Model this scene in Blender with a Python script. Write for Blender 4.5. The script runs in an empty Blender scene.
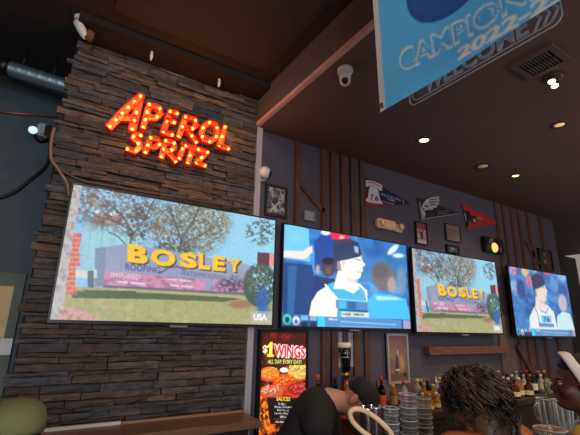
import bpy, bmesh, math, random
import numpy as np
from mathutils import Vector, Matrix
random.seed(7); RNG = np.random.default_rng(11)
SC = bpy.context.scene; COL = SC.collection
PI = math.pi

# ------------------------------------------------------------------ camera
CH = 1.6
FPX = 394.517
_yaw, _pit, _rol = [math.radians(a) for a in (31.884, 15.430, 1.3145)]
FW = Vector((math.sin(_yaw)*math.cos(_pit), math.cos(_yaw)*math.cos(_pit), math.sin(_pit)))
_r0 = Vector((math.cos(_yaw), -math.sin(_yaw), 0)); _u0 = _r0.cross(FW)
RT = math.cos(_rol)*_r0 + math.sin(_rol)*_u0
UP = math.cos(_rol)*_u0 - math.sin(_rol)*_r0
CAM = Vector((0, 0, CH))
cd = bpy.data.cameras.new('camera'); cam = bpy.data.objects.new('camera', cd); COL.objects.link(cam)
cd.sensor_width = 36; cd.sensor_fit = 'HORIZONTAL'; cd.lens = 36*FPX/580; cd.clip_start = .02
M = Matrix.Identity(4)
for i in range(3):
    M[i][0] = RT[i]; M[i][1] = UP[i]; M[i][2] = -FW[i]; M[i][3] = CAM[i]
cam.matrix_world = M
SC.camera = cam

def ray(x, y): return FW + RT*((x-290)/FPX) - UP*((y-217.5)/FPX)
def on(x, y, ax, v):
    d = ray(x, y); return CAM + d*((v-CAM[ax])/d[ax])
def Wp(x, y, Y): return on(x, y, 1, Y)          # point of a sight line on the plane Y
def Cp(x, y, z): return on(x, y, 2, z)          # ... at height z
def at(x, y, d): return CAM + ray(x, y)*d        # ... at a distance

# ------------------------------------------------------------------ colour + materials
def lin(c):
    return tuple(((v/255)/12.92 if v/255 <= .04045 else ((v/255+.055)/1.055)**2.4) for v in c)
MATS = {}
def mat(name, col=(128,128,128), rough=.6, metal=0, noise=0, nscale=8, bump=0, bscale=40, emit=None, estr=0,
        trans=0, ior=1.45, coat=0, stretch=None, col2=None, spec=.5, sss=0):
    if name in MATS: return MATS[name]
    m = bpy.data.materials.new(name); m.use_nodes = True; nt = m.node_tree; b = nt.nodes['Principled BSDF']
    L = nt.links
    b.inputs['Base Color'].default_value = (*lin(col), 1); b.inputs['Roughness'].default_value = rough
    b.inputs['Metallic'].default_value = metal; b.inputs['Transmission Weight'].default_value = trans
    b.inputs['IOR'].default_value = ior; b.inputs['Coat Weight'].default_value = coat
    b.inputs['Specular IOR Level'].default_value = spec
    if sss:
        b.inputs['Subsurface Weight'].default_value = sss; b.inputs['Subsurface Radius'].default_value = (.012,.005,.003)
    tc = nt.nodes.new('ShaderNodeTexCoord'); mp = nt.nodes.new('ShaderNodeMapping')
    L.new(tc.outputs['Object'], mp.inputs['Vector'])
    if stretch: mp.inputs['Scale'].default_value = stretch
    if noise or col2:
        n = nt.nodes.new('ShaderNodeTexNoise'); n.inputs['Scale'].default_value = nscale; n.inputs['Detail'].default_value = 5
        L.new(mp.outputs['Vector'], n.inputs['Vector'])
        cr = nt.nodes.new('ShaderNodeValToRGB'); e = cr.color_ramp.elements
        c1 = lin(col); c2 = lin(col2) if col2 else tuple(v*(1-noise) for v in c1)
        e[0].position = .32; e[1].position = .68
        e[0].color = (*c2, 1); e[1].color = (*c1, 1)
        L.new(n.outputs['Fac'], cr.inputs['Fac']); L.new(cr.outputs['Color'], b.inputs['Base Color'])
    if bump:
        n2 = nt.nodes.new('ShaderNodeTexNoise'); n2.inputs['Scale'].default_value = bscale; n2.inputs['Detail'].default_value = 6
        L.new(mp.outputs['Vector'], n2.inputs['Vector'])
        bp = nt.nodes.new('ShaderNodeBump'); bp.inputs['Strength'].default_value = bump; bp.inputs['Distance'].default_value = .01
        L.new(n2.outputs['Fac'], bp.inputs['Height']); L.new(bp.outputs['Normal'], b.inputs['Normal'])
    if emit:
        b.inputs['Emission Color'].default_value = (*lin(emit), 1); b.inputs['Emission Strength'].default_value = estr
    MATS[name] = m; return m
def attr_mat(name, mode='print', rough=.7, estr=1.0, bump=0, translucent=0):
    if name in MATS: return MATS[name]
    m = bpy.data.materials.new(name); m.use_nodes = True; nt = m.node_tree; b = nt.nodes['Principled BSDF']; L = nt.links
    a = nt.nodes.new('ShaderNodeAttribute'); a.attribute_name = 'tint'
    b.inputs['Roughness'].default_value = rough
    if mode == 'screen':
        b.inputs['Base Color'].default_value = (.01,.01,.012,1)
        L.new(a.outputs['Color'], b.inputs['Emission Color']); b.inputs['Emission Strength'].default_value = estr
        b.inputs['Roughness'].default_value = .35
    elif mode == 'stone':
        tc = nt.nodes.new('ShaderNodeTexCoord'); n = nt.nodes.new('ShaderNodeTexNoise')
        mp = nt.nodes.new('ShaderNodeMapping'); mp.inputs['Scale'].default_value = (1,1,2.2)
        L.new(tc.outputs['Object'], mp.inputs['Vector']); L.new(mp.outputs['Vector'], n.inputs['Vector'])
        n.inputs['Scale'].default_value = 22; n.inputs['Detail'].default_value = 8; n.inputs['Roughness'].default_value = .65
        cr = nt.nodes.new('ShaderNodeValToRGB'); e = cr.color_ramp.elements
        e[0].position=.3; e[1].position=.72; e[0].color=(.45,.45,.46,1); e[1].color=(1.35,1.28,1.2,1)
        L.new(n.outputs['Fac'], cr.inputs['Fac'])
        mx = nt.nodes.new('ShaderNodeMix'); mx.data_type='RGBA'; mx.blend_type='MULTIPLY'; mx.inputs['Factor'].default_value=1
        L.new(a.outputs['Color'], mx.inputs['A']); L.new(cr.outputs['Color'], mx.inputs['B'])
        L.new(mx.outputs['Result'], b.inputs['Base Color'])
        bp = nt.nodes.new('ShaderNodeBump'); bp.inputs['Strength'].default_value=.9; bp.inputs['Distance'].default_value=.015
        L.new(n.outputs['Fac'], bp.inputs['Height']); L.new(bp.outputs['Normal'], b.inputs['Normal'])
    else:
        L.new(a.outputs['Color'], b.inputs['Base Color'])
        if estr and mode == 'backlit':
            L.new(a.outputs['Color'], b.inputs['Emission Color']); b.inputs['Emission Strength'].default_value = estr
        if translucent:
            tl = nt.nodes.new('ShaderNodeBsdfTranslucent'); L.new(a.outputs['Color'], tl.inputs['Color'])
            ms = nt.nodes.new('ShaderNodeMixShader'); ms.inputs['Fac'].default_value = translucent
            L.new(b.outputs['BSDF'], ms.inputs[1]); L.new(tl.outputs['BSDF'], ms.inputs[2])
            L.new(ms.outputs['Shader'], nt.nodes['Material Output'].inputs['Surface'])
    MATS[name] = m; return m

# ------------------------------------------------------------------ mesh collector
class MB:
    def __init__(s): s.bm = bmesh.new(); s.mats = []
    def _mi(s, m):
        if m is None: return 0
        if m not in s.mats: s.mats.append(m)
        return s.mats.index(m)
    def _new(s, verts, faces, m=None, smooth=False):
        vs = [s.bm.verts.new(v) for v in verts]; mi = s._mi(m)
        for f in faces:
            try: fc = s.bm.faces.new([vs[i] for i in f])
            except ValueError: continue
            fc.material_index = mi; fc.smooth = smooth
        return s
    def box(s, lo, hi, m=None, X=None):
        (a,b,c),(d,e,f) = lo, hi
        v = [Vector(p) for p in ((a,b,c),(d,b,c),(d,e,c),(a,e,c),(a,b,f),(d,b,f),(d,e,f),(a,e,f))]
        if X is not None: v = [X @ p for p in v]
        return s._new(v, [(3,2,1,0),(4,5,6,7),(0,1,5,4),(1,2,6,5),(2,3,7,6),(3,0,4,7)], m)
    def bevbox(s, lo, hi, r, m=None, X=None):
        t = bmesh.new(); bmesh.ops.create_cube(t, size=1)
        lo, hi = Vector(lo), Vector(hi)
        for v in t.verts: v.co = Vector([(lo[i]+hi[i])/2 + v.co[i]*(hi[i]-lo[i]) for i in range(3)])
        bmesh.ops.bevel(t, geom=list(t.edges), offset=r, segments=2, affect='EDGES')
        t.verts.index_update()
        vs = [X @ v.co if X is not None else v.co.copy() for v in t.verts]; fs = [[v.index for v in f.verts] for f in t.faces]
        t.free(); return s._new(vs, fs, m)
    def prism(s, pts, off, m=None):                       # planar outline (3D points) + thickness vector
        n = len(pts); pts = [Vector(p) for p in pts]; off = Vector(off)
        v = pts + [p+off for p in pts]
        return s._new(v, [tuple(range(n)), tuple(range(2*n-1, n-1, -1))] + [(i, i+n, (i+1)%n+n, (i+1)%n) for i in range(n)], m)
    def tube(s, path, r, m=None, n=10, caps=True, closed=False):
        path = [Vector(p) for p in path]; k = len(path)
        rs = r if isinstance(r, (list, tuple)) else [r]*k
        rings = []; prev = None
        for i, p in enumerate(path):
            a = path[(i-1) % k] if (i > 0 or closed) else p; b = path[(i+1) % k] if (i < k-1 or closed) else p
            d = (b-a).normalized()
            if prev is None:
                u = d.orthogonal().normalized()
            else:
                u = (prev - d*prev.dot(d)); u = u.normalized() if u.length > 1e-6 else d.orthogonal().normalized()
            prev = u; w = d.cross(u)
            rings.append([p + (u*math.cos(2*PI*j/n) + w*math.sin(2*PI*j/n))*rs[i] for j in range(n)])
        v = [q for g in rings for q in g]; f = []
        for i in range(k if closed else k-1):
            for j in range(n):
                a, b = i*n, ((i+1) % k)*n
                f.append((a+j, a+(j+1)%n, b+(j+1)%n, b+j))
        if caps and not closed: f += [tuple(range(n-1,-1,-1)), tuple(range((k-1)*n, k*n))]
        return s._new(v, f, m, True)
    def lathe(s, prof, m=None, n=24, X=None, caps=True):     # (r,z) pairs about z
        v = []; f = []
        for r, z in prof:
            for j in range(n): v.append(Vector((r*math.cos(2*PI*j/n), r*math.sin(2*PI*j/n), z)))
        for i in range(len(prof)-1):
            for j in range(n): f.append((i*n+j, i*n+(j+1)%n, (i+1)*n+(j+1)%n, (i+1)*n+j))
        if caps: f += [tuple(range(n-1,-1,-1)), tuple(range((len(prof)-1)*n, len(prof)*n))]
        if X is not None: v = [X @ p for p in v]
        return s._new(v, f, m, True)
    def ell(s, c, r, m=None, rot=None, sub=2):
        t = bmesh.new(); bmesh.ops.create_icosphere(t, subdivisions=sub, radius=1)
        r = (r, r, r) if not isinstance(r, (tuple, list)) else r; c = Vector(c)
        t.verts.index_update(); vs = []
        for v in t.verts:
            q = Vector((v.co[0]*r[0], v.co[1]*r[1], v.co[2]*r[2]))
            vs.append(c + (rot @ q if rot is not None else q))
        fs = [[v.index for v in f.verts] for f in t.faces]; t.free()
        return s._new(vs, fs, m, True)
    def cap(s, a, b, ra, rb, m=None, n=14):                  # tapered capsule
        a, b = Vector(a), Vector(b); d = b-a; L = d.length; d = d.normalized()
        path, rs = [], []
        for t in (-.98, -.8, -.5, 0): path.append(a + d*ra*t); rs.append(ra*math.sqrt(1-t*t))
        for t in (0, .5, .8, .98): path.append(b + d*rb*t); rs.append(rb*math.sqrt(1-t*t))
        return s.tube(path, rs, m, n)
    def mesh(s, name, mats=None):
        me = bpy.data.meshes.new(name); bmesh.ops.recalc_face_normals(s.bm, faces=list(s.bm.faces)); s.bm.to_mesh(me); s.bm.free()
        for m in (mats or s.mats): me.materials.append(m)
        return me
    def build(s, name, m=None, parent=None):
        if m is not None and not s.mats: s.mats = [m]
        return link(name, s.mesh(name), parent)
def link(name, data, parent=None):
    o = bpy.data.objects.new(name, data); COL.objects.link(o)
    if parent is not None: o.parent = parent; bpy_fix(o, parent)
    return o
def world_of(p):
    w = p.matrix_basis.copy()
    while p.parent is not None:
        p = p.parent; w = p.matrix_basis @ w
    return w
def bpy_fix(o, parent):          # mesh coordinates were given in world space
    o.data.transform(world_of(parent).inverted())
def empty(name, loc=(0,0,0)):
    o = bpy.data.objects.new(name, None); COL.objects.link(o); o.location = loc; o.empty_display_size = .05
    return o
def tag(o, label, cat, group=None, kind=None):
    o['label'] = label; o['category'] = cat
    if group: o['group'] = group
    if kind: o['kind'] = kind
    return o
def struct(o): o['kind'] = 'structure'; return o
def copy_tree(o, parent=None):
    c = o.copy(); COL.objects.link(c)
    if parent is not None: c.parent = parent
    for ch in list(o.children): copy_tree(ch, c)
    return c
def remeshed(name, mb, m, parent, voxel=.008, smooth=6):
    me = mb.mesh(name+'_src'); o = bpy.data.objects.new(name, me); COL.objects.link(o)
    md = o.modifiers.new('r', 'REMESH'); md.mode = 'VOXEL'; md.voxel_size = voxel
    sm = o.modifiers.new('s', 'SMOOTH'); sm.factor = .5; sm.iterations = smooth
    dg = bpy.context.evaluated_depsgraph_get(); ne = bpy.data.meshes.new_from_object(o.evaluated_get(dg))
    bpy.data.objects.remove(o); bpy.data.meshes.remove(me)
    ne.name = name; ne.materials.clear(); ne.materials.append(m)
    for p in ne.polygons: p.use_smooth = True
    return link(name, ne, parent)

# ------------------------------------------------------------------ lettering -> triangles
_TXT = {}
def text_tris(s, bold=0.0):
    key = (s, bold)
    if key in _TXT: return _TXT[key]
    cu = bpy.data.curves.new('t', 'FONT'); cu.body = s; cu.offset = bold; cu.resolution_u = 3
    o = bpy.data.objects.new('t', cu); COL.objects.link(o)
    dg = bpy.context.evaluated_depsgraph_get(); me = bpy.data.meshes.new_from_object(o.evaluated_get(dg))
    me.calc_loop_triangles()
    co = np.array([v.co[:2] for v in me.vertices]); tr = np.array([t.vertices[:] for t in me.loop_triangles])
    bpy.data.objects.remove(o); bpy.data.curves.remove(cu); bpy.data.meshes.remove(me)
    lo, hi = co.min(0), co.max(0); co = (co-lo)/(hi-lo)
    _TXT[key] = (co, tr, (hi-lo)); return _TXT[key]

class Canvas:
    """a little raster in plain arrays; its colours end up as a mesh colour attribute"""
    def __init__(s, w, h, bg, quad=None, crop=(0,0,1)):
        s.w, s.h = w, h; s.a = np.empty((h, w, 3)); s.a[:] = bg
        s.U, s.V = np.meshgrid((np.arange(w)+.5)/w, (np.arange(h)+.5)/h); s.crop = crop; s.H = None
        if quad:
            A = []
            for (x, y), (u, v) in zip(quad, ((0,0),(1,0),(1,1),(0,1))):
                A.append([x,y,1,0,0,0,-u*x,-u*y,-u]); A.append([0,0,0,x,y,1,-v*x,-v*y,-v])
            s.H = np.linalg.svd(np.array(A, float))[2][-1].reshape(3,3)
            Hi = np.linalg.inv(s.H); q = Hi @ np.stack([s.U.ravel(), s.V.ravel(), np.ones(w*h)])
            s.PX = ((q[0]/q[2]).reshape(h,w)-crop[0])*crop[2]; s.PY = ((q[1]/q[2]).reshape(h,w)-crop[1])*crop[2]
        else: s.PX, s.PY = s.U, s.V
    def uv(s, pts):
        p = np.array(pts, float)
        if s.H is None: return p
        p = p/s.crop[2] + np.array(s.crop[:2]); q = s.H @ np.stack([p[:,0], p[:,1], np.ones(len(p))])
        return (q[:2]/q[2]).T
    def blend(s, m, col):
        m = np.clip(m, 0, 1)[..., None]; s.a = s.a*(1-m) + np.asarray(col, float)*m
    def mask(s, pts):
        p = np.array(pts, float); x, y = s.PX, s.PY; inside = np.zeros(x.shape, bool); n = len(p)
        for i in range(n):
            (x1,y1),(x2,y2) = p[i], p[(i+1) % n]
            if y1 == y2: continue
            inside ^= ((y1 > y) != (y2 > y)) & (x < (x2-x1)*(y-y1)/(y2-y1)+x1)
        return inside.astype(float)
    def poly(s, pts, col, al=1): s.blend(s.mask(pts)*al, col)
    def rect(s, x0, y0, x1, y1, col, al=1): s.poly([(x0,y0),(x1,y0),(x1,y1),(x0,y1)], col, al)
    def em(s, cx, cy, rx, ry, soft=.15, rot=0):
        c, q = math.cos(rot), math.sin(rot); dx, dy = s.PX-cx, s.PY-cy
        d = np.hypot((dx*c+dy*q)/rx, (-dx*q+dy*c)/ry); return np.clip((1-d)/soft, 0, 1)
    def ell(s, cx, cy, rx, ry, col, al=1, soft=.15, rot=0): s.blend(s.em(cx,cy,rx,ry,soft,rot)*al, col)
    def line(s, pts, wd, col, al=1):
        m = np.zeros((s.h, s.w))
        for (x1,y1),(x2,y2) in zip(pts, pts[1:]):
            dx, dy = x2-x1, y2-y1; t = np.clip(((s.PX-x1)*dx+(s.PY-y1)*dy)/(dx*dx+dy*dy+1e-9), 0, 1)
            m = np.maximum(m, np.clip(wd/2 - np.hypot(s.PX-x1-t*dx, s.PY-y1-t*dy)+.5*wd*.3, 0, wd*.3)/(wd*.3))
        s.blend(m*al, col)
    def noise(s, sx, sy, seed, octv=3):
        r = np.random.default_rng(seed); out = np.zeros((s.h, s.w)); amp, tot = 1., 0.
        for _ in range(octv):
            gx, gy = max(2, int(sx)), max(2, int(sy)); g = r.random((gy+2, gx+2))
            x = s.U*gx; y = s.V*gy; i = x.astype(int); j = y.astype(int); fx = x-i; fy = y-j
            fx = fx*fx*(3-2*fx); fy = fy*fy*(3-2*fy)
            out += amp*((g[j,i]*(1-fx)+g[j,i+1]*fx)*(1-fy)+(g[j+1,i]*(1-fx)+g[j+1,i+1]*fx)*fy)
            tot += amp; amp *= .6; sx *= 2; sy *= 2
        return out/tot
    def text(s, t, quad, col, bold=.02, al=1):      # quad: TL,TR,BR,BL in painting coordinates
        co, tr, _ = text_tris(t, bold); q = np.array(quad, float)
        u, v = co[:,0:1], 1-co[:,1:2]
        p = (q[0]*(1-u)+q[1]*u)*(1-v) + (q[3]*(1-u)+q[2]*u)*v
        p = s.uv(p); P = p*np.array([s.w, s.h]); m = np.zeros((s.h, s.w), bool)
        for a, b, c in tr:
            T = P[[a,b,c]]; x0, y0 = np.floor(T.min(0)).astype(int); x1, y1 = np.ceil(T.max(0)).astype(int)
            x0, y0 = max(x0,0), max(y0,0); x1, y1 = min(x1, s.w-1), min(y1, s.h-1)
            if x1 < x0 or y1 < y0: continue
            X, Y = np.meshgrid(np.arange(x0,x1+1)+.5, np.arange(y0,y1+1)+.5)
            e = [(T[(k+1)%3,0]-T[k,0])*(Y-T[k,1])-(T[(k+1)%3,1]-T[k,1])*(X-T[k,0]) for k in range(3)]
            ins = ((e[0]>=0)&(e[1]>=0)&(e[2]>=0)) | ((e[0]<=0)&(e[1]<=0)&(e[2]<=0))
            m[y0:y1+1, x0:x1+1] |= ins
        s.blend(m*al, col)
    def sample(s, u, v):
        k = 1
        x = np.clip(u*s.w-.5, 0, s.w-1.001); y = np.clip(v*s.h-.5, 0, s.h-1.001); i = x.astype(int); j = y.astype(int)
        fx = (x-i)[...,None]; fy = (y-j)[...,None]; A = s.soft
        return (A[j,i]*(1-fx)+A[j,i+1]*fx)*(1-fy)+(A[j+1,i]*(1-fx)+A[j+1,i+1]*fx)*fy
    def finish(s, blur=1):
        A = s.a.copy()
        for _ in range(blur):
            A[1:-1,1:-1] = (A[1:-1,1:-1]*4 + A[:-2,1:-1]+A[2:,1:-1]+A[1:-1,:-2]+A[1:-1,2:])/8
        s.soft = A; return s

def painted(name, cv, P, uvs, m, parent=None, thick=0, back=(30,30,30), nrm=None):
    """grid of points P[ny+1][nx+1] coloured from a canvas; optional slab body behind"""
    ny, nx = len(P)-1, len(P[0])-1
    verts = [p for row in P for p in row]
    faces = [(j*(nx+1)+i, j*(nx+1)+i+1, (j+1)*(nx+1)+i+1, (j+1)*(nx+1)+i) for j in range(ny) for i in range(nx)]
    cols = cv.sample(uvs[...,0], uvs[...,1]).reshape(-1, 3)
    cols = np.clip(cols, 0, 255)/255
    cols = np.where(cols <= .04045, cols/12.92, ((cols+.055)/1.055)**2.4)
    nv = len(verts)
    if thick:
        n = Vector(nrm)*thick; c = [P[0][0], P[0][nx], P[ny][nx], P[ny][0]]
        verts = verts + list(c) + [p+n for p in c]
        b = nv; faces += [(b+4,b+5,b+6,b+7),(b,b+1,b+5,b+4),(b+1,b+2,b+6,b+5),(b+2,b+3,b+7,b+6),(b+3,b,b+4,b+7)]
        cols = np.vstack([cols, np.tile(lin(back), (8,1))])
    me = bpy.data.meshes.new(name); me.from_pydata([tuple(v) for v in verts], [], faces); me.update()
    at_ = me.color_attributes.new('tint', 'FLOAT_COLOR', 'POINT')
    buf = np.ones((len(verts), 4), np.float32); buf[:,:3] = cols; at_.data.foreach_set('color', buf.ravel())
    me.materials.append(m)
    return link(name, me, parent)
def quad_grid(c, nx, ny):       # corners TL TR BR BL
    c = [Vector(p) for p in c]
    P = [[(c[0]*(1-i/nx)+c[1]*(i/nx))*(1-j/ny)+(c[3]*(1-i/nx)+c[2]*(i/nx))*(j/ny) for i in range(nx+1)] for j in range(ny+1)]
    u, v = np.meshgrid(np.linspace(0,1,nx+1), np.linspace(0,1,ny+1)); return P, np.stack([u,v],-1)
exec_parts = True
# ================================================================== THE SETTING
WALL = 2.72; CEIL = 3.20; HIGH = 3.485; SX = 1.333
m_wall = mat('dark_paint', (84,80,96), .65, noise=.12, nscale=5, bump=.05)
m_ceil = mat('ceiling_paint', (104,80,72), .75, noise=.1, nscale=3)
m_high = mat('high_ceiling_paint', (42,35,33), .8, noise=.15, nscale=3)
m_floor = mat('floor_wood', (70,52,40), .5, noise=.4, nscale=4, stretch=(1,8,1))
m_wood = mat('reclaimed_wood', (104,68,60), .7, noise=.45, nscale=9, stretch=(6,6,.7), bump=.2)
m_beamw = mat('red_wood', (122,82,74), .65, noise=.4, nscale=9, stretch=(.8,6,6), bump=.2)
m_dkwood = mat('dark_wood', (58,40,32), .45, noise=.35, nscale=8, stretch=(.8,6,6))
m_barwood = mat('counter_wood', (128,94,72), .4, noise=.35, nscale=8, stretch=(.8,6,6))
m_pink = mat('pink_trim', (206,164,154), .6, noise=.12, nscale=6)
m_soffit = mat('soffit_grey', (92,78,78), .75, noise=.1)
m_metal = mat('brushed_metal', (170,172,180), .4, metal=.6)
m_black = mat('black_plastic', (16,16,18), .4)
m_white = mat('white_plastic', (215,212,208), .5)
m_steel = mat('polished_steel', (190,190,195), .2, metal=1)
m_brass = mat('brass', (190,130,70), .3, metal=1)
m_teal = mat('teal_paint', (60,74,84), .6, noise=.15, nscale=2)

b = MB(); b.box((-4,-4,-.1),(10,5,0)); struct(b.build('floor', m_floor))
b = MB(); b.box((SX+.001,-3.2,CEIL),(9.5,4.6,CEIL+.12)); struct(b.build('ceiling_right', m_ceil))
b = MB(); b.box((-4,-3.2,HIGH),(SX,4.6,HIGH+.1))
struct(b.build('ceiling_left', m_high))
# step between the two ceilings, with its pink edge strip
b = MB(); b.box((SX-.02,-3.2,CEIL+.0265),(SX,WALL,HIGH)); struct(b.build('trim_1', m_soffit))
b = MB(); b.box((SX-.028,-3.2,CEIL-.004),(SX+.004,WALL,CEIL+.026)); struct(b.build('trim_2', m_pink))
# dark walls
b = MB(); b.box((1.31,WALL,0),(6.15,WALL+.12,CEIL)); struct(b.build('wall_back', m_wall))
b = MB(); b.box((6.15,WALL,0),(6.27,4.0,CEIL)); struct(b.build('wall_right_return', m_wall))
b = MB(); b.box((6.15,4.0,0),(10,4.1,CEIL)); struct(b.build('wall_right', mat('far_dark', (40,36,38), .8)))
b = MB(); b.box((-4,3.4,0),(1.3,3.5,HIGH)); struct(b.build('wall_left_recess', m_teal))
# metal corner trim
b = MB(); b.box((1.318,2.655,.0),(1.366,2.719,CEIL-.012)); struct(b.build('trim_3', mat('trim_metal', (176,170,176), .5, metal=.2)))
# stone cladding
def stone_wall():
    vs, fs, cs = [], [], []
    def block(x0, x1, z0, z1, yf, yb, col):
        k = len(vs); n = 3
        j = lambda a: RNG.uniform(-a, a)
        nx = max(2, int((x1-x0)/.06)); g = .0022
        front = []
        for r in range(3):
            for i in range(nx+1):
                x = x0+g+(x1-x0-2*g)*i/nx; z = z0+g+(z1-z0-2*g)*r/2
                edge = r in (0,2) or i in (0,nx)
                front.append((x + (0 if i in (0,nx) else j(.008)), yf + (.006 if edge else 0) + j(.0065), z + (j(.004) if not edge else j(.0032))))
        vs.extend(front)
        for r in range(2):
            for i in range(nx): fs.append((k+r*(nx+1)+i, k+r*(nx+1)+i+1, k+(r+1)*(nx+1)+i+1, k+(r+1)*(nx+1)+i))
        ring = [k+i for i in range(nx+1)] + [k+(nx+1)+nx, ] + [k+2*(nx+1)+i for i in range(nx,-1,-1)] + [k+(nx+1)]
        kb = len(vs)
        for q in ring: vs.append((vs[q][0], yb, vs[q][2]))
        m = len(ring)
        for i in range(m): fs.append((ring[i], kb+i, kb+(i+1)%m, ring[(i+1)%m]))
        cs.extend([col]*(len(vs)-k))
    z = 0.95
    while z < 3.425:
        h = RNG.uniform(.022, .050); z1 = min(z+h, 3.43)
        x = -.06 + RNG.uniform(-.03, .025)
        while x < 1.312:
            L = RNG.uniform(.08, .36); x1 = x+L
            if x1 > 1.22: x1 = 1.314
            base = np.array([90., 78., 72.])*RNG.uniform(.78, 1.18)
            if RNG.random() < .3: base = np.array([80., 80., 85.])*RNG.uniform(.75, 1.1)
            if RNG.random() < .12: base = np.array([108., 88., 74.])*RNG.uniform(.8, 1.1)
            block(x, x1, z, z1, 2.664+RNG.uniform(-.02, .013), 2.70, lin(tuple(base)))
            x = x1
        z = z1
    k = len(vs)
    for p in ((-.05,2.695,0),(1.314,2.695,0),(1.314,3.38,0),(-.05,3.38,0)): vs.append(p)
    for p in ((-.05,2.695,3.43),(1.314,2.695,3.43),(1.314,3.38,3.43),(-.05,3.38,3.43)): vs.append(p)
    for q in ((3,2,1,0),(4,5,6,7),(0,1,5,4),(1,2,6,5),(2,3,7,6),(3,0,4,7)): fs.append(tuple(k+i for i in q))
    cs.extend([lin((30,26,25))]*8)
    me = bpy.data.meshes.new('stone'); me.from_pydata(vs, [], fs); me.update()
    a = me.color_attributes.new('tint', 'FLOAT_COLOR', 'POINT')
    buf = np.ones((len(vs),4), np.float32); buf[:,:3] = np.array(cs); a.data.foreach_set('color', buf.ravel())
    me.materials.append(attr_mat('ledge_stone', 'stone', .78))
    return struct(link('wall_left', me))
stone_wall()
# dark crown above the stone, brown post beside it
b = MB(); b.box((-.06,2.45,3.432),(SX-.02,3.38,HIGH)); struct(b.build('trim_4', mat('crown_dark', (28,20,18), .8)))
# ceiling panel seam on the high ceiling
b = MB(); b.box((.12,1.5,HIGH-.012),(1.2,2.33,HIGH)); struct(b.build('trim_6', mat('ceiling_panel', (50,42,39), .8)))

# window with drawn cream blind, left of the stone
tr = Wp(24,287,3.4); zt = tr.z
root = empty('window_1', (tr.x-.6,3.36,0)); struct(root)
b = MB(); b.box((-2.4,3.385,.6),(tr.x-.055,3.395,zt)); b.build('window_blind', mat('cream_blind', (196,172,128), .7, noise=.15, nscale=3, stretch=(5,1,.6), emit=(190,160,110), estr=.10), root)
b = MB(); b.box((tr.x-.055,3.36,.6),(tr.x+.0,3.4,zt+.0)); b.box((-2.4,3.365,zt),(tr.x,3.4,zt+.09)); b.build('window_frame', mat('greenish_frame', (92,98,86), .6), root)
b = MB(); q = Wp(8,347,3.36); b.box((q.x-.045,3.35,q.z-.05),(q.x+.02,3.36,q.z+.055)); b.build('latch_plate', m_white, root)

# ------------------------------------------------------------------ wood on the dark wall
PL = [0]
def plank(x0, y0, x1, y1, w, Y=WALL, t=.022, m=None, straight=True):
    a, c = Wp(x0,y0,Y), Wp(x1,y1,Y)
    if straight:                                        # upright plank: keep it plumb
        xm = (a.x+c.x)/2; a = Vector((xm,Y,a.z)); c = Vector((xm,Y,c.z))
    d = (c-a).normalized(); n = Vector((d.z,0,-d.x))*w/2
    PL[0] += 1
    b = MB(); b.prism([a+n-Vector((0,.001,0)), a-n-Vector((0,.001,0)), c-n-Vector((0,.001,0)), c+n-Vector((0,.001,0))], (0,-t,0), m or m_wood)
    return struct(b.build('trim_%d' % (10+PL[0])))
def upright(X, z0, z1, w=.05, t=.022, m=None):
    PL[0] += 1; b = MB(); b.box((X-w/2, WALL-.001-t, z0),(X+w/2, WALL-.001, z1), m or m_wood); return struct(b.build('trim_%d' % (10+PL[0])))
ZT = CEIL-.002
for px, w in ((297,.05),(323,.05),(332,.055),(342,.05),(351.5,.055),(361,.06)):
    upright(Wp(px,170,WALL).x, .96, ZT, w)
plank(299.5,184,322.5,212, .045, Y=WALL-.0, straight=False)
for px, w in ((497,.06),(504,.05),(512,.06),(519,.055),(528,.06),(540,.06)):
    upright(Wp(px,225,WALL).x, .96, ZT, w)
plank(522,237,538,264, .05, straight=False)
plank(516,345,536,382, .05, Y=WALL-.024, straight=False)
# horizontal red beam between the bottle wall and the TV above
bz = Wp(423,350,WALL).z
b = MB(); b.box((Wp(423,350,WALL).x, WALL-.075, bz-.035),(Wp(497,350,WALL).x+.12, WALL-.025, bz+.035), m_beamw); b.box((Wp(423,350,WALL).x, WALL-.085, bz-.04),(Wp(497,350,WALL).x, WALL-.076, bz-.02), m_beamw)
struct(b.build('trim_40'))
b = MB(); b.box((Wp(498,340,WALL).x, WALL-.024, .96),(Wp(512,340,WALL).x, WALL-.001, 1.78), mat('grey_wood', (108,92,90), .7, noise=.3, stretch=(5,5,.6))); struct(b.build('trim_41'))
# greyish splash panel behind the bottles
b = MB(); zs = Wp(470,372,WALL).z
b.box((Wp(376,380,WALL).x, WALL-.02, .95),(Wp(428,380,WALL).x, WALL-.001, zs-.02), mat('splash_panel', (112,98,98), .5, noise=.1))
x0, x1 = Wp(434,380,WALL).x, Wp(492,380,WALL).x
pts = [(x0,.95),(x0,zs-.07),(x0+.02,zs-.025),(x0+.07,zs),(x1,zs),(x1,.95)]
b.prism([(x,WALL-.001,z) for x,z in pts], (0,-.02,0), MATS['splash_panel']); struct(b.build('trim_42'))

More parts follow.
